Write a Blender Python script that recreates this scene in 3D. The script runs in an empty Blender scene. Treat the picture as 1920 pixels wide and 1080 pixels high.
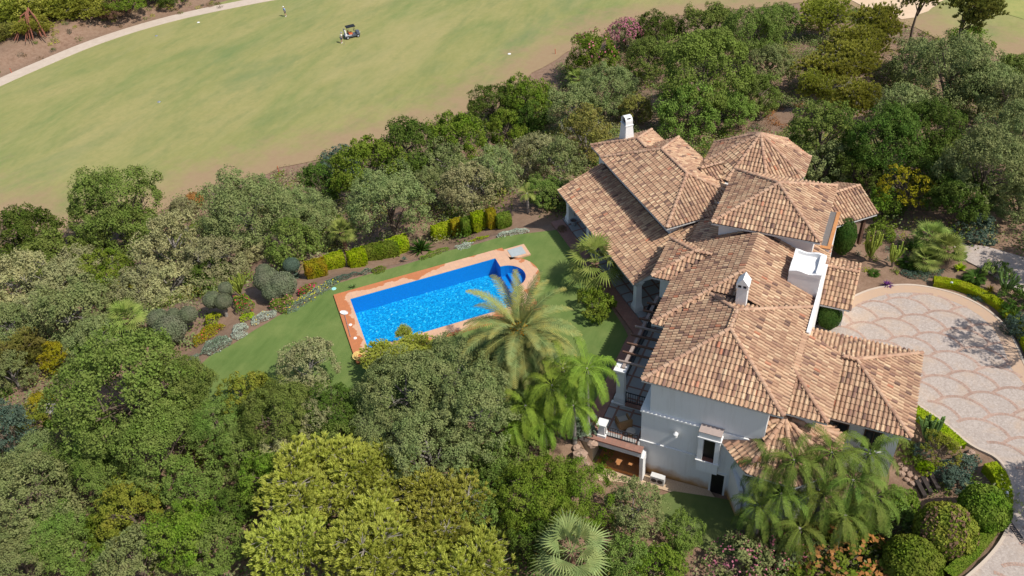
import bpy, math, random
import numpy as np
from mathutils import Vector, Matrix
random.seed(7); RNG=np.random.default_rng(11)
SC=bpy.context.scene
COL=SC.collection
R2=math.sqrt(2)
# ---------------------------------------------------------------- camera frame (measured from the photograph)
FPX=1600.0; CAMH=46.0
CX=Vector((0.9081546,0.4128525,-0.0693397)); CU=Vector((-0.2121897,0.5967303,0.7738788)); CF=Vector((-0.3608749,0.6880885,-0.6295264))
CP=Vector((0,0,CAMH))
def P(px,py,z=0.0):
    d=CF+CX*((px-960)/FPX)-CU*((py-540)/FPX)
    return CP+d*((z-CAMH)/d.z)
def depth(w): return (Vector(w)-CP).dot(CF)
def uv(u,v,z=0.0): return Vector(((u+v)/R2,(v-u)/R2,z))
# ---------------------------------------------------------------- tagging
def tag(o,label,cat,group=None,kind=None):
    if label: o['label']=label
    if cat: o['category']=cat
    if group: o['group']=group
    if kind: o['kind']=kind
    return o
def empty(name,loc=(0,0,0),label=None,cat=None,group=None,rz=0,s=1.0):
    o=bpy.data.objects.new(name,None); COL.objects.link(o)
    o.location=loc; o.rotation_euler=(0,0,rz); o.scale=(s,s,s) if not hasattr(s,'__len__') else s
    o.empty_display_size=.3
    return tag(o,label,cat,group)
def link(name,me,mat=None,parent=None):
    o=bpy.data.objects.new(name,me); COL.objects.link(o)
    if parent: o.parent=parent
    if mat:
        if len(me.materials)==0: me.materials.append(mat)
        o.material_slots[0].link='OBJECT'; o.material_slots[0].material=mat
    return o
class MB:
    """collects polygons; build() links them as one mesh object"""
    def __init__(s): s.v=[]; s.f=[]; s.t=[]
    def poly(s,pts,t=0.5):
        n=len(s.v); s.v+= [tuple(p) for p in pts]; s.f.append(tuple(range(n,n+len(pts)))); s.t.append(t)
    def box(s,x0,x1,y0,y1,z0,z1,M=None,t=0.5):
        c=[Vector((x,y,z)) for z in (z0,z1) for x,y in ((x0,y0),(x1,y0),(x1,y1),(x0,y1))]
        if M: c=[M@p for p in c]
        n=len(s.v); s.v+=[tuple(p) for p in c]
        for f in ((3,2,1,0),(4,5,6,7),(0,1,5,4),(1,2,6,5),(2,3,7,6),(3,0,4,7)): s.f.append(tuple(n+i for i in f)); s.t.append(t)
    def prism(s,pts,z0,z1,t=0.5,caps=True,scale_top=1.0):
        n=len(s.v); k=len(pts)
        cx=sum(p[0] for p in pts)/k; cy=sum(p[1] for p in pts)/k
        s.v+=[(p[0],p[1],z0) for p in pts]+[(cx+(p[0]-cx)*scale_top,cy+(p[1]-cy)*scale_top,z1) for p in pts]
        for i in range(k):
            j=(i+1)%k; s.f.append((n+i,n+j,n+k+j,n+k+i)); s.t.append(t)
        if caps:
            s.f.append(tuple(n+k+i for i in range(k))); s.t.append(t)
            s.f.append(tuple(n+i for i in reversed(range(k)))); s.t.append(t)
    def tube(s,pts,rad,seg=6,t=0.5,cap=True):
        pts=[Vector(p) for p in pts]; k=len(pts)
        if not hasattr(rad,'__len__'): rad=[rad]*k
        n=len(s.v); up=None
        for i,p in enumerate(pts):
            d=(pts[min(i+1,k-1)]-pts[max(i-1,0)])
            if d.length<1e-9: d=Vector((0,0,1))
            d.normalize()
            a=d.orthogonal() if up is None else (up-d*up.dot(d))
            if a.length<1e-6: a=d.orthogonal()
            a.normalize(); up=a; b=d.cross(a)
            for q in range(seg):
                th=2*math.pi*q/seg
                s.v.append(tuple(p+(a*math.cos(th)+b*math.sin(th))*rad[i]))
        for i in range(k-1):
            for q in range(seg):
                r=(q+1)%seg
                s.f.append((n+i*seg+q,n+i*seg+r,n+(i+1)*seg+r,n+(i+1)*seg+q)); s.t.append(t)
        if cap:
            s.f.append(tuple(n+q for q in reversed(range(seg)))); s.t.append(t)
            s.f.append(tuple(n+(k-1)*seg+q for q in range(seg))); s.t.append(t)
    def lathe(s,prof,c=(0,0,0),seg=16,t=0.5):
        n=len(s.v); k=len(prof)
        for r,z in prof:
            for q in range(seg):
                th=2*math.pi*q/seg; s.v.append((c[0]+r*math.cos(th),c[1]+r*math.sin(th),c[2]+z))
        for i in range(k-1):
            for q in range(seg):
                r_=(q+1)%seg; s.f.append((n+i*seg+q,n+i*seg+r_,n+(i+1)*seg+r_,n+(i+1)*seg+q)); s.t.append(t)
    def ball(s,c,r,seg=10,rings=6,t=0.5,sq=(1,1,1),M=None):
        n=len(s.v)
        for i in range(rings+1):
            ph=math.pi*i/rings
            for q in range(seg):
                th=2*math.pi*q/seg
                p=Vector((c[0]+r*sq[0]*math.sin(ph)*math.cos(th),c[1]+r*sq[1]*math.sin(ph)*math.sin(th),c[2]+r*sq[2]*math.cos(ph)))
                s.v.append(tuple(M@p if M else p))
        for i in range(rings):
            for q in range(seg):
                r_=(q+1)%seg; s.f.append((n+i*seg+q,n+(i+1)*seg+q,n+(i+1)*seg+r_,n+i*seg+r_)); s.t.append(t)
    def mesh(s,name):
        me=bpy.data.meshes.new(name); me.from_pydata(s.v,[],s.f); 
        a=me.attributes.new('var','FLOAT','FACE'); a.data.foreach_set('value',np.array(s.t,dtype=np.float32))
        me.update(); return me
    def build(s,name,mat,parent=None,smooth=False):
        me=s.mesh(name)
        if smooth: me.polygons.foreach_set('use_smooth',[True]*len(me.polygons))
        return link(name,me,mat,parent)
# ---------------------------------------------------------------- materials
def newmat(name):
    m=bpy.data.materials.new(name); m.use_nodes=True; nt=m.node_tree; nt.nodes.clear()
    return m,nt,nt.nodes,nt.links
def col(c): return (c[0],c[1],c[2],1.0)
def nd(N,t,**k):
    n=N.new(t)
    for a,b in k.items(): setattr(n,a,b)
    return n
def ramp(N,L,fac,stops,interp='LINEAR'):
    r=N.new('ShaderNodeValToRGB'); r.color_ramp.interpolation=interp
    e=r.color_ramp.elements
    while len(e)<len(stops): e.new(0.5)
    for i,(p,c) in enumerate(stops): e[i].position=p; e[i].color=col(c)
    L.new(fac,r.inputs[0]); return r.outputs[0]
def noise(N,L,scale,detail=4,co=None,rough=.6,dist=0.0):
    n=N.new('ShaderNodeTexNoise'); n.inputs['Scale'].default_value=scale; n.inputs['Detail'].default_value=detail
    n.inputs['Roughness'].default_value=rough; n.inputs['Distortion'].default_value=dist
    if co is not None: L.new(co,n.inputs['Vector'])
    return n.outputs['Fac']
def mixc(N,L,f,a,b,bt='MIX'):
    m=N.new('ShaderNodeMix'); m.data_type='RGBA'; m.blend_type=bt
    for s,v in ((0,f),(6,a),(7,b)):
        if isinstance(v,(int,float)): m.inputs[s].default_value=v
        elif isinstance(v,(tuple,list)): m.inputs[s].default_value=col(v)
        else: L.new(v,m.inputs[s])
    return m.outputs[2]
def mth(N,L,op,a,b=0.0,c=0.0):
    m=N.new('ShaderNodeMath'); m.operation=op
    for i,v in enumerate((a,b,c)):
        if isinstance(v,(int,float)): m.inputs[i].default_value=v
        else: L.new(v,m.inputs[i])
    return m.outputs[0]
def finish(N,L,c,rough=.8,bump=None,bstr=.3,bdist=.02,spec=.3,metal=0.0):
    p=N.new('ShaderNodeBsdfPrincipled'); o=N.new('ShaderNodeOutputMaterial')
    if isinstance(c,(tuple,list)): p.inputs['Base Color'].default_value=col(c)
    else: L.new(c,p.inputs['Base Color'])
    p.inputs['Roughness'].default_value=rough; p.inputs['Specular IOR Level'].default_value=spec; p.inputs['Metallic'].default_value=metal
    if bump is not None:
        b=N.new('ShaderNodeBump'); b.inputs['Strength'].default_value=bstr; b.inputs['Distance'].default_value=bdist
        L.new(bump,b.inputs['Height']); L.new(b.outputs[0],p.inputs['Normal'])
    L.new(p.outputs[0],o.inputs[0]); return p
def geo(N): return N.new('ShaderNodeNewGeometry').outputs['Position']
def simple(name,c,c2=None,scale=2.0,rough=.8,spec=.3,metal=0.0,bstr=.2):
    m,nt,N,L=newmat(name)
    if c2 is None: c2=tuple(x*.82 for x in c)
    n=noise(N,L,scale,5,geo(N)); cc=mixc(N,L,mth(N,L,'MULTIPLY_ADD',n,1.8,-.4),c2,c)
    finish(N,L,cc,rough,n,bstr,.02,spec,metal); return m
def g(c,k): return tuple(x*k for x in c)
def leafmat(name,a,b,c=None,rough=.55,trans=.22,big=0.9):
    a=g(a,.80); b=tuple(min(.85,x*1.28) for x in b); c=tuple(min(.85,x*1.1) for x in c) if c else b
    """foliage: per-leaf random tint between a and b, large soft patches of c, a little light let through"""
    m,nt,N,L=newmat(name)
    at=nd(N,'ShaderNodeAttribute',attribute_name='var')
    oi=N.new('ShaderNodeObjectInfo')
    cc=mixc(N,L,at.outputs['Fac'],a,b)
    n=noise(N,L,big,3,geo(N)); f=mth(N,L,'MULTIPLY_ADD',n,2.6,-.95); f=N.new('ShaderNodeClamp') if False else f
    cl=N.new('ShaderNodeClamp'); L.new(f,cl.inputs[0])
    cc=mixc(N,L,cl.outputs[0],cc,c if c else tuple(x*1.25 for x in b))
    hs=N.new('ShaderNodeHueSaturation')
    L.new(mth(N,L,'MULTIPLY_ADD',oi.outputs['Random'],.03,.485),hs.inputs['Hue'])
    L.new(mth(N,L,'MULTIPLY_ADD',oi.outputs['Random'],.3,.85),hs.inputs['Value']); L.new(cc,hs.inputs['Color'])
    p=N.new('ShaderNodeBsdfPrincipled'); p.inputs['Roughness'].default_value=.7; p.inputs['Specular IOR Level'].default_value=.12; hs.inputs['Saturation'].default_value=1.1
    L.new(hs.outputs[0],p.inputs['Base Color'])
    tr=N.new('ShaderNodeBsdfTranslucent'); L.new(hs.outputs[0],tr.inputs[0])
    mx=N.new('ShaderNodeMixShader'); mx.inputs[0].default_value=trans
    L.new(p.outputs[0],mx.inputs[1]); L.new(tr.outputs[0],mx.inputs[2])
    o=N.new('ShaderNodeOutputMaterial'); L.new(mx.outputs[0],o.inputs[0]); return m
def g(c,k): return tuple(x*k for x in c)
LM={}
def addleaf(k,a,b,c=None,**kw): LM[k]=leafmat('leaf_'+k,a,b,c,**kw)
addleaf('oak',(.078,.122,.026),(.168,.240,.060),(.20,.235,.075))
addleaf('greyoak',(.105,.142,.050),(.215,.26,.105),(.25,.26,.115))
addleaf('olive',(.17,.185,.085),(.30,.315,.155),(.32,.30,.16))
addleaf('paleolive',(.23,.24,.105),(.38,.385,.19),(.38,.35,.18))
addleaf('dark',(.038,.072,.013),(.09,.145,.030),(.11,.14,.035))
addleaf('green',(.060,.115,.015),(.15,.225,.036),(.19,.22,.05))
addleaf('limegreen',(.10,.18,.015),(.30,.40,.04),(.33,.35,.05))
addleaf('yellowolive',(.10,.13,.02),(.22,.25,.05),(.24,.22,.05))
addleaf('pine',(.37,.40,.065),(.54,.57,.16),(.48,.49,.14),trans=.35)
addleaf('drypine',(.25,.29,.05),(.44,.46,.11),(.40,.40,.11),trans=.3)
addleaf('darkpine',(.13,.15,.04),(.28,.29,.08),(.27,.24,.08))
addleaf('yellow',(.17,.18,.018),(.34,.32,.045),(.30,.24,.04))
addleaf('brown',(.14,.085,.055),(.26,.17,.11),(.20,.14,.09))
addleaf('greybrown',(.14,.12,.09),(.24,.21,.16),(.17,.16,.10))
addleaf('bluegreen',(.05,.085,.06),(.10,.15,.11),(.11,.14,.10))
addleaf('leafy',(.085,.14,.028),(.20,.28,.065),(.19,.24,.07))
addleaf('cypress',(.03,.075,.018),(.07,.13,.03),(.08,.12,.03))
addleaf('topiary',(.11,.135,.075),(.18,.205,.12),(.19,.19,.13))
addleaf('silver',(.26,.30,.24),(.45,.49,.41),(.40,.45,.34))
addleaf('lavender',(.11,.17,.10),(.20,.26,.17),(.22,.25,.20))
addleaf('redhedge',(.14,.19,.02),(.33,.35,.04),(.38,.24,.05))
addleaf('palmfan',(.10,.16,.03),(.27,.34,.10),(.28,.30,.10),trans=.15)
addleaf('palmfansilver',(.10,.15,.05),(.27,.33,.145),(.28,.30,.12),trans=.15)
addleaf('palmdate',(.075,.12,.04),(.21,.25,.105),(.29,.24,.08),trans=.06)
addleaf('palmqueen',(.06,.115,.018),(.19,.275,.055),(.20,.26,.05),trans=.12)
addleaf('palmqueendark',(.03,.068,.014),(.135,.195,.045),(.15,.17,.045),trans=.06)
addleaf('cactus',(.13,.18,.04),(.25,.30,.07),(.22,.27,.07),trans=0.0)
addleaf('cactusgreen',(.05,.09,.03),(.10,.15,.05),(.13,.17,.06),trans=0.0)
addleaf('cycad',(.022,.06,.012),(.06,.12,.025),(.06,.10,.02))
addleaf('pinkflower',(.36,.10,.15),(.56,.22,.27),(.5,.22,.25))
addleaf('redflower',(.50,.02,.06),(.75,.06,.16),(.7,.12,.2))
addleaf('yellowflower',(.6,.45,.02),(.8,.6,.05),(.75,.55,.05))
addleaf('purple',(.07,.02,.09),(.13,.05,.17),(.12,.06,.14))
addleaf('deadorange',(.26,.11,.05),(.38,.18,.08),(.3,.16,.08))
addleaf('fruit',(.55,.22,.02),(.7,.32,.03),(.6,.28,.03))
BARK=simple('bark',(.20,.15,.11),(.10,.075,.055),9,.9)
BARKGREY=simple('bark_grey',(.30,.27,.24),(.17,.15,.13),9,.9)
PALMBARK=simple('palm_bark',(.26,.15,.10),(.13,.075,.05),6,.95)
PALMBARKGREY=simple('palm_bark_grey',(.34,.31,.28),(.2,.17,.15),6,.95)
TWIG=simple('twig',(.42,.38,.33),(.26,.23,.2),5,.9)
WHITE=simple('white_render',(.80,.79,.77),(.70,.69,.665),.9,.85,bstr=.1)
WHITE2=simple('white_trim',(.80,.79,.77),(.73,.72,.70),2,.8,bstr=.1)
IRON=simple('dark_iron',(.03,.03,.033),None,3,.5)
WOODD=simple('pergola_wood',(.16,.085,.055),(.09,.05,.035),5,.7)
WOODG=simple('pergola_wood_grey',(.38,.31,.27),(.24,.18,.15),5,.8)
DARKIN=simple('dark_opening',(.02,.018,.016),None,3,.4)
STEEL=simple('steel',(.55,.56,.58),None,4,.35,metal=.7)
def wallmat():
    m,nt,N,L=newmat('house_wall'); co=geo(N)
    n=noise(N,L,.7,5,co); n2=noise(N,L,9,3,co)
    c=mixc(N,L,n,(.70,.695,.68),(.80,.795,.78)); mpw=N.new('ShaderNodeMapping'); mpw.inputs['Scale'].default_value=(3,3,.25); L.new(co,mpw.inputs[0]); c=mixc(N,L,mth(N,L,'MULTIPLY_ADD',noise(N,L,1.2,5,mpw.outputs[0],.7),1.4,-.72),c,(.52,.50,.46))
    sep=N.new('ShaderNodeSeparateXYZ'); L.new(co,sep.inputs[0])
    z=mth(N,L,'ADD',sep.outputs[2],mth(N,L,'MULTIPLY',noise(N,L,1.3,4,co),-.9))
    mr=N.new('ShaderNodeMapRange'); L.new(z,mr.inputs[0]); mr.inputs[1].default_value=-.25; mr.inputs[2].default_value=.45; mr.inputs[3].default_value=1; mr.inputs[4].default_value=0
    c=mixc(N,L,mr.outputs[0],c,(.52,.30,.12))
    finish(N,L,c,.85,n2,.12,.01); return m
WALL=wallmat()
def tilemat(name,stops,dark=1.0):
    m,nt,N,L=newmat(name); at=nd(N,'ShaderNodeAttribute',attribute_name='var'); co=geo(N)
    c=ramp(N,L,at.outputs['Fac'],stops,'LINEAR')
    n=noise(N,L,7,4,co); c=mixc(N,L,mth(N,L,'MULTIPLY_ADD',n,.9,-.2),c,mixc(N,L,.5,c,(.16,.12,.10)))
    n3=noise(N,L,.35,3,co); c=mixc(N,L,mth(N,L,'MULTIPLY_ADD',n3,2.2,-.9),c,mixc(N,L,.45,c,(.20,.15,.125)))
    c=mixc(N,L,1.0,c,(.95,.885,.83),'MULTIPLY')
    if dark!=1: c=mixc(N,L,1.0,c,(dark,dark,dark),'MULTIPLY')
    finish(N,L,c,.88,n,.3,.01,.15); return m
TS=[(0,(.15,.095,.08)),(.12,(.30,.18,.14)),(.3,(.41,.25,.175)),(.45,(.47,.295,.195)),(.6,(.59,.40,.265)),(.78,(.68,.50,.33)),(.9,(.77,.60,.405)),(.97,(.58,.27,.17)),(1,(.52,.21,.12))]
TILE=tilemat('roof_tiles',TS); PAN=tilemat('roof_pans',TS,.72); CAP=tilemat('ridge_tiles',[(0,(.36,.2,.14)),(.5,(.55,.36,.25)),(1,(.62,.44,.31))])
def gridmat(name,c1,c2,mortar,w,h,ms,off=0.0,rot=0.0,rough=.8,wet=None):
    m,nt,N,L=newmat(name); co=geo(N)
    mp=N.new('ShaderNodeMapping'); mp.inputs['Rotation'].default_value=(0,0,rot); L.new(co,mp.inputs[0])
    b=N.new('ShaderNodeTexBrick'); L.new(mp.outputs[0],b.inputs['Vector']); b.offset=off
    b.inputs['Color1'].default_value=col(c1); b.inputs['Color2'].default_value=col(c2); b.inputs['Mortar'].default_value=col(mortar)
    b.inputs['Scale'].default_value=1; b.inputs['Brick Width'].default_value=w; b.inputs['Row Height'].default_value=h; b.inputs['Mortar Size'].default_value=ms
    n=noise(N,L,3,5,co); c=mixc(N,L,mth(N,L,'MULTIPLY',n,.35),b.outputs[0],g(c2,.7))
    finish(N,L,c,rough,n,.15,.01); return m
BAYTOP=simple('bay_top',(.42,.33,.29),(.34,.27,.24),3,.9)
TERR=gridmat('terrace_tiles',(.40,.39,.37),(.33,.325,.31),(.26,.12,.08),1.05,1.05,.075)
TERRK=gridmat('terrace_tiles_diagonal',(.40,.39,.37),(.33,.325,.31),(.26,.12,.08),1.05,1.05,.075,rot=math.radians(45))
REDT=gridmat('red_paving',(.36,.19,.14),(.30,.15,.11),(.22,.15,.12),.3,.3,.012)
ORANGET=gridmat('orange_paving',(.55,.25,.09),(.46,.20,.07),(.35,.2,.12),.35,.35,.012)
# ---------------------------------------------------------------- ground materials
def dirtmat():
    m,nt,N,L=newmat('ground_soil'); co=geo(N)
    n=noise(N,L,.12,6,co,.65); n2=noise(N,L,1.6,6,co,.7); n3=noise(N,L,9,4,co)
    c=ramp(N,L,n2,[(.25,(.13,.075,.048)),(.45,(.24,.145,.095)),(.62,(.30,.195,.135)),(.8,(.22,.165,.09))])
    c=mixc(N,L,mth(N,L,'MULTIPLY_ADD',n,2.4,-.9),c,(.25,.175,.115))
    c=mixc(N,L,mth(N,L,'MULTIPLY_ADD',n3,.8,-.2),c,(.14,.09,.06))
    finish(N,L,c,.95,n3,.6,.06); return m
SOIL=dirtmat()
def fairmat():
    m,nt,N,L=newmat('fairway_grass'); co=geo(N)
    mp=N.new('ShaderNodeMapping'); mp.inputs['Rotation'].default_value=(0,0,math.radians(-24)); mp.inputs['Scale'].default_value=(1,.36,1); L.new(co,mp.inputs[0])
    n=noise(N,L,.10,7,mp.outputs[0],.62,.5); n2=noise(N,L,.035,3,co,.5); n3=noise(N,L,1.4,5,co,.7); n4=noise(N,L,14,3,co)
    c=ramp(N,L,n,[(.28,(.10,.17,.06)),(.37,(.19,.235,.078)),(.47,(.275,.272,.098)),(.60,(.335,.30,.12)),(.80,(.37,.31,.145))])
    c=mixc(N,L,mth(N,L,'MULTIPLY_ADD',n2,2.0,-.75),c,(.245,.25,.080))
    c=mixc(N,L,mth(N,L,'MULTIPLY_ADD',n3,1.3,-.5),c,(.19,.215,.075)); n5=noise(N,L,.30,6,mp.outputs[0],.7,.4); c=mixc(N,L,mth(N,L,'MULTIPLY_ADD',n5,2.2,-1.05),c,(.13,.19,.07)); n6=noise(N,L,.8,6,mp.outputs[0],.75); c=mixc(N,L,mth(N,L,'MULTIPLY_ADD',n6,1.5,-.65),c,(.36,.33,.14))
    q1=noise(N,L,.055,5,mp.outputs[0],.6,.9); m1=N.new('ShaderNodeMapRange'); L.new(q1,m1.inputs[0]); m1.inputs[1].default_value=.55; m1.inputs[2].default_value=.70; m1.inputs[4].default_value=.75; c=mixc(N,L,m1.outputs[0],c,(.125,.195,.08))
    mp2=N.new('ShaderNodeMapping'); mp2.inputs['Location'].default_value=(37,11,5); L.new(mp.outputs[0],mp2.inputs[0]); q2=noise(N,L,.07,5,mp2.outputs[0],.6,.7); m2=N.new('ShaderNodeMapRange'); L.new(q2,m2.inputs[0]); m2.inputs[1].default_value=.52; m2.inputs[2].default_value=.72; m2.inputs[4].default_value=.6; c=mixc(N,L,m2.outputs[0],c,(.38,.325,.15))
    at=nd(N,'ShaderNodeAttribute',attribute_name='edge')   # 1 at the margin where the turf has dried out
    e=mth(N,L,'ADD',at.outputs['Fac'],mth(N,L,'MULTIPLY_ADD',noise(N,L,.28,6,co,.7),1.5,-.75))
    cl=N.new('ShaderNodeClamp'); L.new(mth(N,L,'MULTIPLY_ADD',e,1.6,-.35),cl.inputs[0])
    dry=mixc(N,L,n3,(.36,.27,.15),(.30,.19,.12))
    c=mixc(N,L,cl.outputs[0],c,dry)
    c=mixc(N,L,mth(N,L,'MULTIPLY_ADD',n4,.3,-.05),c,g((.2,.2,.08),.8))
    finish(N,L,c,.95,n4,.3,.03,.1); return m
def lawnmat(name,a,b,rot=0):
    m,nt,N,L=newmat(name); co=geo(N)
    mp=N.new('ShaderNodeMapping'); mp.inputs['Rotation'].default_value=(0,0,rot); mp.inputs['Scale'].default_value=(1,.22,1); L.new(co,mp.inputs[0])
    n=noise(N,L,1.3,5,mp.outputs[0],.65); n2=noise(N,L,.32,6,co,.65); n3=noise(N,L,22,4,co)
    c=mixc(N,L,mth(N,L,'MULTIPLY_ADD',n,1.8,-.4),a,b); c=mixc(N,L,mth(N,L,'MULTIPLY_ADD',n2,2.6,-1.1),c,(b[0]*1.35,b[1]*1.15,b[2]*1.25)); c=mixc(N,L,mth(N,L,'MULTIPLY_ADD',n3,.7,-.15),c,g(a,.7))
    finish(N,L,c,.95,n3,.5,.04,.1); return m
FAIR=fairmat(); LAWN=lawnmat('lawn_grass',(.092,.150,.036),(.165,.230,.066),math.radians(45)); LAWN2=lawnmat('lower_lawn_grass',(.09,.135,.04),(.15,.19,.06))
PATHM=simple('path_concrete',(.56,.47,.38),(.47,.38,.30),1.2,.9)
SAND=simple('bunker_sand',(.68,.52,.36),(.58,.42,.28),.6,.95)
def cobble():
    m,nt,N,L=newmat('cobbles'); co=geo(N)
    v=N.new('ShaderNodeTexVoronoi'); v.inputs['Scale'].default_value=9; L.new(co,v.inputs['Vector'])
    ve=N.new('ShaderNodeTexVoronoi'); ve.feature='DISTANCE_TO_EDGE'; ve.inputs['Scale'].default_value=9; L.new(co,ve.inputs['Vector'])
    n=noise(N,L,.5,5,co,.65,.6)
    c=ramp(N,L,v.outputs['Color'],[(0,(.34,.285,.25)),(1,(.48,.415,.365))])
    c=mixc(N,L,mth(N,L,'MULTIPLY_ADD',n,2.4,-1.15),c,(.52,.37,.25))
    e=N.new('ShaderNodeMapRange'); L.new(ve.outputs[0],e.inputs[0]); e.inputs[1].default_value=0; e.inputs[2].default_value=.09; e.inputs[3].default_value=1; e.inputs[4].default_value=0
    c=mixc(N,L,mth(N,L,'MULTIPLY',e.outputs[0],.5),c,(.36,.28,.22))
    finish(N,L,c,.9,ve.outputs[0],.4,.01,.15); return m
COB=cobble(); PINK=tilemat('pink_setts',[(0,(.42,.30,.25)),(.5,(.50,.355,.295)),(1,(.54,.42,.36))])
def caustic_floor():
    m,nt,N,L=newmat('pool_floor_caustics'); co=geo(N)
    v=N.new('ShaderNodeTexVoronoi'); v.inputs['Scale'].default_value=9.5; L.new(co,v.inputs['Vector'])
    c=ramp(N,L,v.outputs['Color'],[(0,(.002,.17,.40)),(.5,(.003,.33,.62)),(.80,(.01,.50,.78)),(.93,(.10,.72,.88)),(1,(.40,.88,.95))])  # mixed blues with pale specks: ripple caustics painted into the floor colour
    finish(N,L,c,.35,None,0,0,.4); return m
MOS=caustic_floor()
MOSW=simple('pool_wall_mosaic',(.004,.30,.70),(.003,.23,.60),8,.4)
def watermat():
    m,nt,N,L=newmat('water'); co=geo(N)
    n=noise(N,L,3.2,4,co,.6,.8)
    b=N.new('ShaderNodeBump'); b.inputs['Strength'].default_value=.5; b.inputs['Distance'].default_value=.05; L.new(n,b.inputs['Height'])
    gl=N.new('ShaderNodeBsdfGlossy'); gl.inputs['Roughness'].default_value=.06; L.new(b.outputs[0],gl.inputs['Normal'])
    t=N.new('ShaderNodeBsdfTransparent'); t.inputs[0].default_value=(.72,.90,.97,1)
    fr=N.new('ShaderNodeFresnel'); fr.inputs[0].default_value=1.33; L.new(b.outputs[0],fr.inputs['Normal'])
    mx=N.new('ShaderNodeMixShader'); L.new(fr.outputs[0],mx.inputs[0]); L.new(t.outputs[0],mx.inputs[1]); L.new(gl.outputs[0],mx.inputs[2])
    o=N.new('ShaderNodeOutputMaterial'); L.new(mx.outputs[0],o.inputs[0]); return m
WATER=watermat()
def copingmat():
    m,nt,N,L=newmat('pool_coping')
    tc=N.new('ShaderNodeTexCoord').outputs['Object']
    b=N.new('ShaderNodeTexBrick'); L.new(tc,b.inputs['Vector']); b.offset=0
    b.inputs['Color1'].default_value=col((.66,.41,.26)); b.inputs['Color2'].default_value=col((.60,.36,.235)); b.inputs['Mortar'].default_value=col((.50,.34,.25))
    b.inputs['Scale'].default_value=1; b.inputs['Brick Width'].default_value=.4; b.inputs['Row Height'].default_value=.4; b.inputs['Mortar Size'].default_value=.012
    n=noise(N,L,1.1,5,tc,.55)
    at=nd(N,'ShaderNodeAttribute',attribute_name='wet')
    w=mth(N,L,'ADD',at.outputs['Fac'],mth(N,L,'MULTIPLY_ADD',noise(N,L,.45,4,tc,.6),2.4,-1.2))
    mr=N.new('ShaderNodeMapRange'); L.new(w,mr.inputs[0]); mr.inputs[1].default_value=.44; mr.inputs[2].default_value=.5
    wetc=mixc(N,L,1.0,b.outputs[0],(.78,.42,.22),'MULTIPLY')
    c=mixc(N,L,mr.outputs[0],b.outputs[0],wetc)
    c=mixc(N,L,mth(N,L,'MULTIPLY',n,.3),c,(.45,.27,.17))
    finish(N,L,c,.6,n,.1,.01,.3); return m
COPING=copingmat()
GRAVEL=simple('pale_gravel',(.62,.48,.33),(.36,.24,.15),14,.95,bstr=.8)
ROCK=simple('rock',(.46,.33,.25),(.28,.18,.13),3,.95,bstr=.8)
# ---------------------------------------------------------------- terrain
GZ=-8.0
def pw(L,z): return [P(x,y,z).xy for x,y in L]
lawn_px=[(372,688),(395,668),(440,642),(478,618),(520,594),(560,578),(598,552),(633,530),(700,512),(760,496),(820,476),(880,462),(940,444),(1000,437),(1042,432)]
lawn=pw(lawn_px,2.85)+[Vector((-24.0,55.6)),uv(-47,22.25).xy,Vector((-14.2,44.9)),Vector((-14.25,35.2)),Vector((-20,33.5)),Vector((-28,31.5)),Vector((-34,28.5)),Vector((-42,26.8)),Vector((-44.5,29.0))]
drive_px=[(1520,622),(1560,578),(1600,556),(1640,541),(1690,534),(1740,538),(1800,554),(1850,580),(1885,612),(1905,645),(1925,690),(1960,740),(1990,850),(2010,1000),(2000,1110),(1780,1110),(1850,1048),(1885,1000),(1897,950),(1893,893),(1868,858),(1820,833),(1765,788),(1722,760)]
drive=pw(drive_px,3.0)+[Vector((4.0,42)),Vector((-1.0,46))]
drive2=pw([(1786,452),(1850,462),(1920,482),(1990,505),(1990,590),(1920,555),(1850,508),(1795,480)],3.3)
lower=pw([(1140,876),(1213,884),(1330,915),(1400,935),(1500,935),(1600,950),(1640,985),(1500,1060),(1300,1060),(1235,1000),(1150,935)],0.0)
pad=[Vector((-24.5,57)),uv(-44,22.8).xy,Vector((-13.6,45)),Vector((-13.6,35.2)),Vector((-9.8,35.2)),Vector((-9.8,44)),Vector((0,44)),Vector((0,56)),Vector((1,60)),Vector((-5,66)),Vector((-12,66)),Vector((-22,64))]
fair_px=[(-140,400),(0,412),(60,428),(130,438),(210,425),(300,398),(340,372),(420,348),(500,322),(570,302),(640,288),(700,266),(780,242),(860,214),(920,182),(980,150),(1040,112),(1100,80),(1160,50),(1250,30),(1330,20),(1450,10),(1560,-5),(1600,10),(1640,24),(1700,44),(1750,66),(1800,96),(1860,106),(1920,98),(2060,90),(2300,-60),(600,-86),(400,14),(300,39),(200,73),(100,112),(0,152),(-160,222)]
fair=pw(fair_px,GZ)
CTRL=[(p.x,p.y,GZ) for p in fair[:33]]+[(p.x,p.y,GZ) for p in pw([(300,200),(600,150),(900,80),(100,300),(0,250),(500,60),(1200,0)],GZ)]
CTRL+=[(p.x,p.y,z) for x,y,z in [(0,100,-6.5),(150,40,-6.5),(300,0,-6.5),(0,0,-5),(100,-60,-4)] for p in [P(x,y,z)]]
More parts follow.
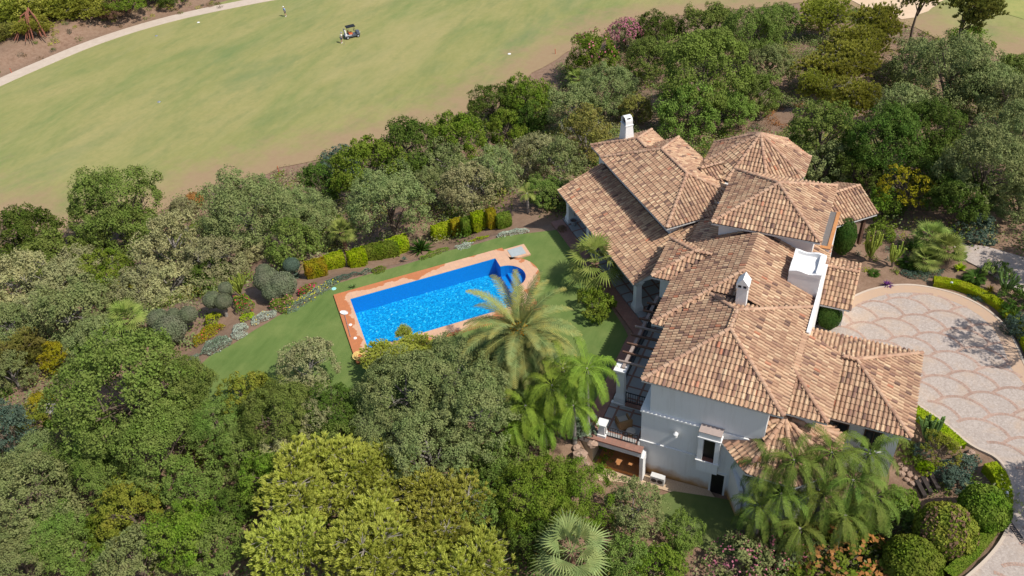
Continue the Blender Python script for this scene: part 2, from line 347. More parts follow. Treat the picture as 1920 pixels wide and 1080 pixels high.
CTRL+=[(-20,70,0),(-10,74,.8),(0,75,1.5),(10,75,2.5),(-30,72,-3),(-20,90,-5),(0,92,-3.5),(15,95,-4),(30,92,-3),(20,70,2.8),(-10,112,-7),(10,116,-8),(35,120,-8),(14,145,-8),(-38,60,-1),(-50,55,-4),(-45,75,-6.5),(-60,62,-6.5),(-30,60,1.2),(-55,45,-2),(-48,46,0.5),(-44,40,2.0),(-50,34,1.5),(-47,28,1.5),
(-22,29,2.0),(-30,26,1.5),(-25,22,.6),(-38,22,.6),(-45,22,0),(-45,15,-1.5),(-62,30,-2.5),(-62,45,-4),(-78,35,-6),(-16,27,1),(-5,27,0),(0,25,0.2),(5,31,.8),(9,30,2.4),(9,25,2.2),(-10,15,-1),(-30,5,-3),(40,30,4),(45,60,6),(24,52,3.6),(14,60,3.4),(10,65,3),(-90,40,-8),(-70,18,-5),(16,40,3),(18,28,3),(0,12,-1)]
CT=np.array(CTRL)
def pdist(X,Y,poly):
    """signed distance (negative inside)"""
    pts=[(p[0],p[1]) for p in poly]; n=len(pts); D=np.full(X.shape,1e9); ins=np.zeros(X.shape,bool)
    for i in range(n):
        x0,y0=pts[i]; x1,y1=pts[(i+1)%n]; dx,dy=x1-x0,y1-y0
        t=np.clip(((X-x0)*dx+(Y-y0)*dy)/(dx*dx+dy*dy+1e-9),0,1)
        D=np.minimum(D,np.hypot(X-x0-t*dx,Y-y0-t*dy))
        c=((y0>Y)!=(y1>Y))&(X<(x1-x0)*(Y-y0)/((y1-y0) if abs(y1-y0)>1e-9 else 1e-9)+x0); ins^=c
    return np.where(ins,-D,D)
porchz=[Vector(p) for p in ((-13.2,32.6),(-9.7,32.9),(-2,33.0),(-2,36),(-9.8,37.5),(-13.2,37.5))]
lawnw=[p for p in lawn]
ZONES=[(lawn,2.78,4.0),(lower,0.0,1.8),(pad,2.8,1.5),(drive2,3.2,2.5),(drive,2.9,1.8),(porchz,-.05,.7)]
def terr(X,Y,fine=True):
    X=np.asarray(X,float); Y=np.asarray(Y,float)
    W=np.zeros(X.shape); Z=np.zeros(X.shape)
    for a,b,z in CT:
        w=1/((X-a)**2+(Y-b)**2+16)**2.2; W+=w; Z+=w*z
    Z=Z/W
    Z=Z+.25*np.sin(X*.31+1.3*np.sin(Y*.17))*np.cos(Y*.27)
    d=pdist(X,Y,fair); k=np.clip(1-(d-2.5)/6.0,0,1); k=k*k*(3-2*k); Z=Z*(1-k)+(GZ-.08)*k
    for poly,z,fo in ZONES:
        d=pdist(X,Y,poly); k=np.clip(1-d/fo,0,1); k=k*k*(3-2*k); Z=Z*(1-k)+z*k
    return Z
def tz(x,y): return float(terr(np.array([x]),np.array([y]))[0])
def grid_mesh(name,x0,x1,y0,y1,st):
    xs=np.arange(x0,x1+.01,st); ys=np.arange(y0,y1+.01,st); X,Y=np.meshgrid(xs,ys); Z=terr(X,Y)
    nx,ny=len(xs),len(ys)
    v=np.stack([X.ravel(),Y.ravel(),Z.ravel()],1)
    i=np.arange(nx*ny).reshape(ny,nx); f=np.stack([i[:-1,:-1].ravel(),i[:-1,1:].ravel(),i[1:,1:].ravel(),i[1:,:-1].ravel()],1)
    return v,f
def quadmesh(name,v,f,var=None,smooth=False,attr='var'):
    me=bpy.data.meshes.new(name); nf=len(f); me.vertices.add(len(v)); me.vertices.foreach_set('co',np.asarray(v,np.float32).ravel())
    k=f.shape[1]; me.loops.add(nf*k); me.loops.foreach_set('vertex_index',f.ravel().astype(np.int32))
    me.polygons.add(nf); me.polygons.foreach_set('loop_start',np.arange(0,nf*k,k,dtype=np.int32))
    if smooth: me.polygons.foreach_set('use_smooth',np.ones(nf,bool))
    if var is not None:
        a=me.attributes.new(attr,'FLOAT','FACE'); a.data.foreach_set('value',np.asarray(var,np.float32))
    me.update(calc_edges=True); me.validate(); return me
v,f=grid_mesh('t',-215,65,0,190,.9)
v2=v.copy()
hole=pdist(v[:,0],v[:,1],[uv(-51.8,.7),uv(-51.8,18),uv(-47,18),uv(-47,.7)])
o=link('ground',quadmesh('ground',v,f,None,True),SOIL); tag(o,'reddish brown soil of the wooded slope around the villa','ground',kind='structure')
# far apron so the ground reaches beyond every edge of the picture
m=MB(); m.poly([(-600,-300,-12),(500,-300,-12),(500,700,-12),(-600,700,-12)]); o=m.build('distant_ground',SOIL); tag(o,'brown ground beyond the golf course and the woods','ground',kind='structure')
def sheet(name,poly,z,mat,label,cat,th=.12):
    m=MB(); n=len(m.v); m.prism([(p[0],p[1]) for p in poly],z-th,z); o=m.build(name,mat); tag(o,label,cat,kind='structure'); return o
def draped(name,poly,mat,label,cat,st=1.2,off=.05,edge=None):
    from mathutils.geometry import delaunay_2d_cdt
    xs=[p[0] for p in poly]; ys=[p[1] for p in poly]
    bd=[]
    n=len(poly)
    for i in range(n):
        a=Vector(poly[i][:2]); b=Vector(poly[(i+1)%n][:2]); k=max(1,int((b-a).length/st))
        for j in range(k): bd.append(a.lerp(b,j/k))
    X,Y=np.meshgrid(np.arange(min(xs),max(xs),st),np.arange(min(ys),max(ys),st)); D=pdist(X,Y,poly); ok=D<-.4*st
    inner=[Vector((x,y)) for x,y in zip(X[ok],Y[ok])]
    vs,es,fs,_,_,_=delaunay_2d_cdt(bd+inner,[],[list(range(len(bd)))],1,1e-4)
    vx=np.array([p.x for p in vs]); vy=np.array([p.y for p in vs]); vz=terr(vx,vy)+off
    me=bpy.data.meshes.new(name); me.from_pydata(list(zip(vx,vy,vz)),[],[tuple(q) for q in fs])
    if edge:
        D=-pdist(vx,vy,poly); a=me.attributes.new('edge','FLOAT','POINT'); pp=[P(x,y,GZ) for x,y in ((0,160),(200,84),(400,22),(530,-2))]; Dp=np.min([np.hypot(vx-(a_.x+(b_.x-a_.x)*t_),vy-(a_.y+(b_.y-a_.y)*t_)) for a_,b_ in zip(pp[:-1],pp[1:]) for t_ in np.linspace(0,1,12)],axis=0); a.data.foreach_set('value',(np.clip(1-D/edge,0,1)*np.clip((Dp-4)/5,0,1)-.25*(Dp<9)).astype(np.float32))
    o=link(name,me,mat); tag(o,label,cat,kind='structure'); return o
def wob(poly,amp,st=2.0):
    out=[];n=len(poly)
    for i in range(n):
        a=Vector(poly[i][:2]); b=Vector(poly[(i+1)%n][:2]); k=max(1,int((b-a).length/st))
        for j in range(k):
            p=a.lerp(b,j/k); out.append(p+Vector((math.sin(p.x*.9+p.y*.4)+.6*math.sin(p.y*2.1),math.cos(p.y*.8-p.x*.5)))*amp*.5)
    return out
draped('fairway',wob(fair,1.0),FAIR,'pale green golf fairway with dry patches filling the upper left','fairway',2.2,.06,12.0)
path_c=[P(x,y,GZ).xy for x,y in [(-180,250),(-60,182),(0,154),(80,119),(170,82),(260,52),(350,28),(440,9),(520,-6),(640,-24)]]
def ribbon(c,w):
    L_,R_=[],[]
    # densify with catmull
    pts=[]
    for i in range(len(c)-1):
        p0=c[max(i-1,0)];p1=c[i];p2=c[i+1];p3=c[min(i+2,len(c)-1)]
        for j in range(6):
            t=j/6; pts.append(.5*((2*p1)+(p2-p0)*t+(2*p0-5*p1+4*p2-p3)*t*t+(-p0+3*p1-3*p2+p3)*t**3))
    pts.append(c[-1])
    for i,p in enumerate(pts):
        d=(pts[min(i+1,len(pts)-1)]-pts[max(i-1,0)]).normalized(); nn=Vector((-d.y,d.x)); L_.append(p+nn*w/2); R_.append(p-nn*w/2)
    return L_,R_
def ribbon_obj(name,c,w,mat,label,cat,z=None,off=.1):
    L_,R_=ribbon(c,w); m=MB()
    zl=[(z if z is not None else tz(p.x,p.y)+off) for p in L_]; zr=[(z if z is not None else tz(p.x,p.y)+off) for p in R_]
    zc=[max(a,b) for a,b in zip(zl,zr)]
    for i in range(len(L_)-1):
        a,b,c_,d=L_[i],R_[i],R_[i+1],L_[i+1]
        m.poly([(a.x,a.y,zc[i]),(b.x,b.y,zc[i]),(c_.x,c_.y,zc[i+1]),(d.x,d.y,zc[i+1])])
        m.poly([(b.x,b.y,zc[i]),(b.x,b.y,zc[i]-.3),(c_.x,c_.y,zc[i+1]-.3),(c_.x,c_.y,zc[i+1])])
        m.poly([(a.x,a.y,zc[i]-.3),(a.x,a.y,zc[i]),(d.x,d.y,zc[i+1]),(d.x,d.y,zc[i+1]-.3)])
    o=m.build(name,mat); tag(o,label,cat,kind='structure'); return o
ribbon_obj('path',path_c,3.0,PATHM,'pale concrete buggy path curving along the far edge of the fairway','path',off=.11)
bk=pw([(1588,-30),(1600,2),(1625,14),(1660,24),(1690,36),(1715,33),(1735,22),(1760,10),(1790,-20)],GZ)
draped('bunker',wob(bk,.5,1.2),SAND,'pale sand bunker at the top right behind the pines','bunker',1.5,.12)
gp=pw([(1866,-30),(1872,10),(1885,26),(1920,36),(2060,40),(2060,-40)],GZ)
GREENM=lawnmat('green_grass',(.26,.29,.09),(.32,.33,.11)); draped('putting_green',gp,GREENM,'smooth pale putting green in the top right corner','green',1.6,.10)
# ---------------------------------------------------------------- pool (45 degrees to the house axes)
def ext(p,z): 
    a=P(p[0],p[1],z); return (a.x-a.y)/R2,(a.x+a.y)/R2
PU0,PV0=ext((656.7,560.7),3.0); PU1,_v=ext((687,655),3.0); _u,PV1=ext((931.7,489.3),3.0)
PCU,PCV=(PU0+PU1)/2,(PV0+PV1)/2
# local frame: x along the long side (v), y towards -u (away from the camera)
hx=(PV1-PV0)/2; hy=(PU1-PU0)/2; cw=1.15
poolM=Matrix.Translation(uv(PCU,PCV,0))@Matrix.Rotation(math.radians(45),4,'Z')
# uv(u,v): x_local=v , y_local=-u
rs=1.55; scx=hx-.0
def arc(r,cx,cy,a0,a1,n): return [(cx+r*math.cos(math.radians(a0+(a1-a0)*i/n)),cy+r*math.sin(math.radians(a0+(a1-a0)*i/n))) for i in range(n+1)]
scy=hy-1.25-rs
water=[(-hx,-hy),(hx,-hy),(hx,scy-rs)]+arc(rs,hx,scy,-90,90,14)+[(hx,hy),(-hx,hy)]
ro=rs+cw
outer=[(-hx-cw,-hy-cw),(hx+cw*.9,-hy-cw),(hx+cw*.9,scy-ro*.86)]+arc(ro,hx,scy,-58,66,14)+[(hx+cw*.9,hy+cw),(-hx-cw,hy+cw)]
pool=empty('swimming_pool',poolM.translation,'bright blue rectangular swimming pool with rounded corner steps in the lawn','pool',rz=math.radians(45))
# excavation: lower the ground vertices under the basin
me=bpy.data.objects['ground'].data
co=np.empty(len(me.vertices)*3,np.float32); me.vertices.foreach_get('co',co); co=co.reshape(-1,3)
Mi=poolM.inverted()
cp=[(Mi.to_3x3()@Vector((0,0,0)))]
ang=math.radians(-45); dx=co[:,0]-poolM.translation.x; dy=co[:,1]-poolM.translation.y
lx=dx*math.cos(ang)-dy*math.sin(ang); ly=dx*math.sin(ang)+dy*math.cos(ang)
inb=(np.abs(lx-.4)<hx+1.9)&(np.abs(ly)<hy+.9); co[inb,2]=.6
me.vertices.foreach_set('co',co.ravel()); me.update()
def ring(name,out,inn,z0,z1,mat,parent,st=.35,wet=False):
    from mathutils.geometry import delaunay_2d_cdt
    def dens(p):
        o=[]
        for i in range(len(p)):
            a=Vector(p[i]); b=Vector(p[(i+1)%len(p)]); k=max(1,int((b-a).length/st))
            o+= [a.lerp(b,j/k) for j in range(k)]
        return o
    A=dens(out); B=dens(inn)
    vs,es,fs,_,_,_=delaunay_2d_cdt(A+B,[],[list(range(len(A))),list(range(len(A),len(A)+len(B)))],1,1e-4)
    V=[];Fc=[]
    cxs=np.array([sum(vs[i].x for i in q)/3 for q in fs]); cys=np.array([sum(vs[i].y for i in q)/3 for q in fs]); D=pdist(cxs,cys,inn)
    V=[(p.x,p.y,z1) for p in vs]
    Fc=[tuple(q) for q,d in zip(fs,D) if d>0]
    for L_,flip in ((A,False),):
        n=len(V); V+=[(p.x,p.y,z1) for p in L_]+[(p.x,p.y,z0) for p in L_]; k=len(L_)
        for i in range(k):
            j=(i+1)%k; q=(n+i,n+k+i,n+k+j,n+j); Fc.append(q if not flip else q[::-1])
    me=bpy.data.meshes.new(name); me.from_pydata(V,[],Fc)
    if wet:
        vx=np.array([p[0] for p in V]); vy=np.array([p[1] for p in V]); D=pdist(vx,vy,inn)
        w=np.clip(D/cw,0,1)
        w=w*.9+.15*(vx<-hx+.2)-.5*(vx>hx*.35)*(vy>0)-.35*(np.abs(vx)<1.5)*(vy<0)
        a=me.attributes.new('wet','FLOAT','POINT'); a.data.foreach_set('value',w.astype(np.float32))
    return link(name,me,mat,parent)
ring('coping',outer,water,2.55,3.0,COPING,pool,.4,True)
m=MB(); zb=1.45
k=len(water)
for i in range(k):
    a=water[i]; b=water[(i+1)%k]; m.poly([(a[0],a[1],2.99),(a[0],a[1],zb),(b[0],b[1],zb),(b[0],b[1],2.99)])
m.build('basin_wall',MOSW,pool)
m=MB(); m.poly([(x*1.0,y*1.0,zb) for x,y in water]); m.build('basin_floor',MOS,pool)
for j,(dx_,z) in enumerate(((.0,1.9),(.5,2.2),(1.0,2.5))):
    pts=[(x,y) for x,y in arc(rs-.01,hx,scy,-90,90,24) if x>=hx+dx_-.001]
    if len(pts)>2:
        ys_=math.sqrt(max(rs*rs-dx_*dx_,0))-.01
        pts=[(hx+dx_,scy-ys_)]+[p for p in pts if abs(p[1]-scy)<ys_-.001]+[(hx+dx_,scy+ys_)]
        m=MB(); m.prism(pts,zb,z); m.build('step',MOSW,pool)
m=MB(); m.poly([(x,y,2.91) for x,y in water]); m.build('water',WATER,pool)
# balance tank hatch beside the far corner of the pool, with its own little paving
m=MB(); m.box(hx+cw*.9+.03,hx+cw+1.75,hy-.75,hy+.85,2.6,3.0); m.build('hatch_surround',COPING,pool)
HATCH=simple('hatch_grey',(.42,.46,.47),(.34,.38,.38),4,.5); m=MB(); m.box(hx+cw+.15,hx+cw+1.45,hy-.5,hy+.6,2.98,3.03); m.build('hatch',HATCH,pool)
m=MB(); m.box(-hx-.15,-hx+.3,-hy-cw-1.2,-hy-cw-.03,2.6,2.98); m.build('coping_spur',COPING,pool)
def L2W(x,y,z): return poolM@Vector((x,y,z))
# lawn with a hole for the pool
def lawn_with_hole():
    hole=[L2W(x*1.0,y,0).xy for x,y in outer]
    from mathutils.geometry import delaunay_2d_cdt
    A=wob(lawn,.12,.8); B=[Vector(p) for p in hole]
    vs,es,fs,_,_,_=delaunay_2d_cdt([Vector(p) for p in A]+B,[],[list(range(len(A))),list(range(len(A),len(A)+len(B)))],1,1e-4)
    cx=np.array([sum(vs[i].x for i in q)/3 for q in fs]); cy=np.array([sum(vs[i].y for i in q)/3 for q in fs]); D=pdist(cx,cy,hole)
    me=bpy.data.meshes.new('lawn'); me.from_pydata([(p.x,p.y,2.86) for p in vs],[],[tuple(q) for q,d in zip(fs,D) if d>0])
    o=link('lawn',me,LAWN); tag(o,'mown green lawn around the swimming pool','lawn',kind='structure')
lawn_with_hole()
sheet('lower_lawn',wob(pw([(1232,935),(1260,925),(1330,935),(1420,950),(1520,960),(1560,985),(1500,1030),(1400,1045),(1330,1035),(1280,1010),(1240,975)],0.0),.3,1.0),.09,LAWN2,'small shaded lawn below the white house wall','lawn')
sheet('gravel',wob(pw([(1115,880),(1140,868),(1212,888),(1330,922),(1345,940),(1290,935),(1220,915),(1160,905),(1120,900)],0.0),.2,.8),.07,GRAVEL,'pale gravel strip at the foot of the white wall','gravel')
# ---------------------------------------------------------------- driveway with fan shaped setts
sheet('driveway',wob(drive,.0,1.5),3.0,COB,'round grey cobbled driveway with pink fan shaped setts','driveway')
sheet('entrance_road',drive2,3.3,COB,'grey paved entrance road behind the palm bed','road')
q0=P(1737,700,3.0)
e1=(P(1789,692,3.0)-P(1737,700,3.0)).xy; e2=(P(1757,655,3.0)-P(1737,700,3.0)).xy
cent=[]
RF=e1.length*.90
for j in range(-9,9):
    for i in range(-12,12):
        cent.append((j,i,q0.xy+e1*i+e2*j))
up=Vector((-CX.y,CX.x)).normalized()
m=MB(); rs_=random.Random(3)
for j,i,c in cent:
    if pdist(np.array([c.x]),np.array([c.y]),drive)[0]>RF*.9: continue
    a0=math.atan2(up.y,up.x); nseg=44
    near=[(j2,i2,c2) for j2,i2,c2 in cent if (c2-c).length<2.2*RF and (j2<j or (j2==j and i2<i))]
    for k in range(nseg):
        t0=a0+math.radians(-110+220*k/nseg); t1=a0+math.radians(-110+220*(k+.86)/nseg)
        mid=c+Vector((math.cos((t0+t1)/2),math.sin((t0+t1)/2)))*RF
        if pdist(np.array([mid.x]),np.array([mid.y]),drive)[0]>-.75: continue
        if any((mid-c2).length<RF+.06 for _,_,c2 in near): continue
        for ra,rb in ((RF-.11,RF-.005),(RF+.005,RF+.11)):
            m.poly([(c.x+r*math.cos(t),c.y+r*math.sin(t),3.006+.0012*((i+3*j)%7)) for r,t in ((ra,t0),(rb,t0),(rb,t1),(ra,t1))],rs_.random())
o=m.build('sett_arcs',PINK); tag(o,'pink sett arcs laid in fans across the cobbled driveway','paving',kind='structure')
def kerb(name,pts,w,h,z,mat,label,cat='kerb'):
    L_,R_=ribbon([Vector(p) for p in pts],w); m=MB()
    for i in range(len(L_)-1):
        a,b,c_,d=L_[i],R_[i],R_[i+1],L_[i+1]
        m.poly([(a.x,a.y,z+h),(b.x,b.y,z+h),(c_.x,c_.y,z+h),(d.x,d.y,z+h)])
        m.poly([(b.x,b.y,z+h),(b.x,b.y,z-.3),(c_.x,c_.y,z-.3),(c_.x,c_.y,z+h)]); m.poly([(a.x,a.y,z-.3),(a.x,a.y,z+h),(d.x,d.y,z+h),(d.x,d.y,z-.3)])
    o=m.build(name,mat); tag(o,label,cat,kind='structure')
kerb('driveway_kerb',[p for p in drive[1:15]],.16,.035,3.0,PATHM,'thin pale kerb round the upper curve of the driveway')
kerb('driveway_kerb',[p for p in drive[15:24]],.16,.035,3.0,PATHM,'thin pale kerb on the lower left side of the driveway')

BAND=simple('tan_paving',(.50,.34,.22),(.44,.32,.24),3,.95)
L_,R_=ribbon([Vector(p)+(Vector((3,47))-Vector(p)).normalized()*.5 for p in drive[1:15]],.95); m=MB()
for i in range(len(L_)-1): m.poly([(p.x,p.y,3.005) for p in (L_[i],R_[i],R_[i+1],L_[i+1])])
o=m.build('border_paving',BAND); tag(o,'tan border band inside the upper curve of the cobbled driveway','paving',kind='structure')
# ---------------------------------------------------------------- the villa
HN=(-6,45,3.0)
villa=empty('villa',(0,0,0),'large white villa with many hipped terracotta tile roofs beside the cobbled driveway','house')
TK=Matrix(((1/R2,1/R2,0,0),(-1/R2,1/R2,0,0),(0,0,1,0),(0,0,0,1)))   # (u,v) -> (x,y) for the wing turned by 45 degrees
ID=Matrix.Identity(4)
class Roof:
    def __init__(s,name,poly,ze,p,T=ID,off=(),apex=None,maxs=99): # poly counter-clockwise; off = sides without a slope (gable or hidden)
        s.name=name; s.poly=[Vector(q) for q in poly]; s.ze=ze; s.p=p; s.T=T; s.Ti=T.inverted(); s.off=set(off); s.sides=[]; s.maxs=maxs
        n=len(s.poly)
        for i in range(n):
            a=s.poly[i]; b=s.poly[(i+1)%n]; t=(b-a).normalized(); s.sides.append((a,b,t,Vector((-t.y,t.x))))
    def dist(s,q,skip=None):
        return [1e9 if i in s.off else (q-a).dot(n) for i,(a,b,t,n) in enumerate(s.sides)]
    def inside(s,q,e=0): return all((q-a).dot(n)>=-e for a,b,t,n in s.sides)
    def z(s,q): return s.ze+s.p*min(s.dist(q))
def rect(x0,x1,y0,y1): return [(x0,y0),(x1,y0),(x1,y1),(x0,y1)]   # sides: 0 front, 1 right, 2 back, 3 left
def octa(cx,cy,r,sx=1): 
    t=math.tan(math.radians(22.5))*r
    return [(cx-t,cy-r),(cx+t,cy-r),(cx+r,cy-t),(cx+r,cy+t),(cx+t,cy+r),(cx-t,cy+r),(cx-r,cy+t),(cx-r,cy-t)]
ROOFS=[
 Roof('M1',rect(-10.35,-1.94,35.5,45.7),8.6,.455),
 Roof('M3',rect(-6.66,-1.9,43.3,53.2),8.35,.455,off=(0,2,3)),
 Roof('M2',rect(-11.4,-1.9,40.9,53.2),8.35,.455,off=(2,)),
 Roof('X',rect(-3.2,.42,36.9,42.9),7.52,.455,off=(2,3)),
 Roof('V',rect(-2.3,5.1,38.9,46.6),6.0,.42,off=(3,)),
 Roof('P',rect(-1.95,.25,50.2,55.8),5.35,.46,off=(1,3)),
 Roof('N',rect(-9.95,-2.55,50.15,57.6),10.6,.47),
 Roof('K2',rect(-57.2,-45.7,26.7,34.1),8.6,.455,TK),
 Roof('K4',rect(-60.4,-50,27.25,33.2),8.0,.455,TK),
 Roof('J',rect(-57.9,-43.7,23.0,30.5),6.0,.36,TK,off=(0,1,2)),
 Roof('Q',rect(-12.9,-7.0,45.75,50.5),8.25,.455,off=(1,)),
 Roof('T',octa(-9.1,62,3.9),9.15,.60),
 Roof('D',rect(-52.0,-48.7,32.2,40),9.0,.42,TK,off=(0,2)),
 Roof('G',rect(-48.3,-43.3,37.5,44.2),6.1,.47,TK,off=(0,2)),
 Roof('C',octa(-1.9,37.0,3.4),5.2,.52),
]
# J slopes up from its outer (v0) eave only; in (u,v) space x=u, y=v so side 0 is the outer eave
RD={r.name:r for r in ROOFS}
RD['J'].off={1,2,3}; RD['D'].off={1,3} ; RD['G'].off={1,3}; 
def swapdirs(): pass
# for D and G the ridge runs along v, so the slopes are the u sides (1,3) and the gables the v sides (0,2)
RD['D'].off={0,2}; RD['G'].off={0,2}
PRI={r.name:i for i,r in enumerate(ROOFS)}
WALLBOX=[(-9.5,-3.0,50.6,57.2,12.0)]
def hidden(r,w):
    for o in ROOFS:
        if o is r: continue
        q=(o.Ti@Vector((w.x,w.y,0))).xy
        if not o.inside(q): continue
        zo=o.z(q); d=zo-w.z
        if o.name=='C' or r.name=='C':
            if r.name!='C': continue
        if -.06<d<.06 and PRI[o.name]<PRI[r.name]: return True
        if .06<=d<.85: return True
    # inside main walls
    if r.name=='C' and (w.x<-2.8 and w.y>35.4): return True
    if r.name in('M2',) and w.x>-9.6 and w.x<-2.9 and w.y>50.6: return True
    if r.name in('V',) and w.x<-1.94 and w.y>42.9: return True
    if r.name=='J':
        q=(TK.inverted()@Vector((w.x,w.y,0)))
        if q.x<-46.2 and q.y>27.25: return True
    return False
def barrel(m,o,t,s,n,w0,w1,L,h,tv,seg=4):
    # half round cover tile: o lower centre, t across, s up slope, n normal
    k=len(m.v)
    for (c,w,hh) in ((o+n*h,w0,w0*.85),(o+s*L+n*(h-.035),w1,w1*.8)):
        for i in range(seg+1):
            a=math.pi*i/seg; m.v.append(tuple(c+t*(w*math.cos(a))+n*(hh*math.sin(a))))
    for i in range(seg):
        m.f.append((k+i,k+seg+1+i,k+seg+2+i,k+i+1)); m.t.append(tv)
    m.f.append(tuple(k+i for i in range(seg,-1,-1))); m.t.append(max(0,tv*.4))
rt=random.Random(5)
def tv_():
    x=rt.random()
    if x<.06: return rt.uniform(0,.12)
    if x<.072: return rt.uniform(.96,1)
    return min(.94,max(.1,rt.gauss(.58,.165)))
CW,TLN=.27,.40
def build_roof(r,fine=True):
    tiles=MB(); pans=MB(); k3=r.T.to_3x3()
    for i,(a,b,t,n) in enumerate(r.sides):
        if i in r.off: continue
        L=(b-a).length; cnt=int(round(L/CW)); cw=L/cnt; sl=math.sqrt(1+r.p**2)
        tw=(k3@Vector((t.x,t.y,0))); sw=(k3@Vector((n.x,n.y,r.p))).normalized(); nw=tw.cross(sw).normalized()
        if nw.z<0: nw=-nw
        ds=TLN/sl; rows=int(r.maxs/ds)
        for c in range(cnt+1):
            x=c*cw
            jx=rt.uniform(-.012,.012)
            j=-1
            while True:
                j+=1
                s_=j*ds
                if s_>12: break
                hit=0
                for half in (0,1):      # 0 = cover tile on the line, 1 = pan between
                    xx=x+(cw/2 if half else 0)
                    if half and c==cnt: continue
                    q=a+t*xx+n*(s_+ds*.45)
                    dd=r.dist(q)
                    if not r.inside(q,.02): 
                        if s_>.5: continue
                        if xx<0 or xx>L: continue
                    if min(dd)<dd[i]-.04: continue
                    hit=1
                    w=r.T@Vector((q.x,q.y,r.ze+r.p*(s_+ds*.45)))
                    if hidden(r,w): continue
                    q0=a+t*xx+n*s_; o=r.T@Vector((q0.x,q0.y,r.ze+r.p*s_))
                    if half==0:
                        o2=o-sw*(.06 if j==0 else 0)
                        barrel(tiles,o2+tw*jx+nw*rt.uniform(-.008,.008),tw+sw*rt.uniform(-.02,.02),sw,nw,.098,.082,TLN+.05,.03,tv_())
                    else:
                        e=sw*(TLN); h0=nw*.012; h1=nw*(-.012); wv=tw*(cw*.5)
                        pans.poly([o-wv+h0,o+wv+h0,o+wv+e+h1,o-wv+e+h1],tv_())
                if not hit and s_>L: break
    P_=link('roof',tiles.mesh('roof'),TILE,villa)
    if r.name: pass
    Q_=link('pan_tiles',pans.mesh('pan_tiles'),PAN,P_)
    return P_
def ridge_pts(r):
    """hip and ridge lines in local coordinates"""
    x0,y0=r.poly[0]; 
    if len(r.poly)==8:
        cx=sum(q.x for q in r.poly)/8; cy=sum(q.y for q in r.poly)/8; R=(r.sides[0][0]-Vector((cx,cy))).dot(-r.sides[0][3]); za=r.ze+r.p*R
        return [((q.x,q.y,r.ze),(cx,cy,za)) for q in r.poly]
    x1,y1=r.poly[2]
    o=r.off; L=[]
    W=x1-x0; H=y1-y0
    if 1 in o and 3 in o and 0 not in o and 2 not in o: ym=(y0+y1)/2; return [((x0,ym,r.ze+r.p*H/2),(x1,ym,r.ze+r.p*H/2))]
    if 0 in o and 2 in o and 1 not in o and 3 not in o: xm=(x0+x1)/2; return [((xm,y0,r.ze+r.p*W/2),(xm,y1,r.ze+r.p*W/2))]
    if r.name in('J','M3'): return []
    if r.name=='X': d=3.0; return [((x1,y0,r.ze),(x1-d,y0+d,r.ze+r.p*d))]
    if (W<=H or r.name=='M2') and r.name!='V':   # ridge along y
        d=W/2; xm=(x0+x1)/2; za=r.ze+r.p*d; ya_=y0+(0 if 0 in o else d); yb_=y1-(0 if 2 in o else d)
        L=[((xm,ya_,za),(xm,yb_,za))] if yb_>ya_+.05 else []
        if 0 not in o: L+=[((x0,y0,r.ze),(xm,ya_,za)),((x1,y0,r.ze),(xm,ya_,za))]
        if 2 not in o: L+=[((x0,y1,r.ze),(xm,yb_,za)),((x1,y1,r.ze),(xm,yb_,za))]
    else:
        d=H/2; ym=(y0+y1)/2; za=r.ze+r.p*d; xa=x0+(0 if 3 in o else d); xb=x1-(0 if 1 in o else d)
        L=[((xa,ym,za),(xb,ym,za))]
        if 3 not in o: L+=[((x0,y0,r.ze),(xa,ym,za)),((x0,y1,r.ze),(xa,ym,za))]
        if 1 not in o: L+=[((x1,y0,r.ze),(xb,ym,za)),((x1,y1,r.ze),(xb,ym,za))]
    return L
def build_caps(r,parent):
    m=MB()
    for a,b in ridge_pts(r):
        a=r.T@Vector(a); b=r.T@Vector(b); d=(b-a); L=d.length; 
        if L<.1: continue
        d.normalize(); t=Vector((0,0,1)).cross(d).normalized(); n=d.cross(t); 
        if n.z<0: n=-n; 
        k=max(1,int(L/.38)); st=L/k
        for i in range(k):
            o=a+d*(i*st); mid=o+d*st*.5
            if hidden(r,mid-Vector((0,0,.03))): continue
            barrel(m,o+n*.0,t,d,n,.145,.125,st+.05,.055,rt.uniform(.2,1),5)
    if m.v: link('ridge_caps',m.mesh('ridge_caps'),CAP,parent)
SOFF=simple('eave_boards',(.62,.60,.57),(.5,.48,.46),3,.85)
MORTAR=simple('roof_underlay',(.17,.11,.085),(.11,.07,.055),4,.95)
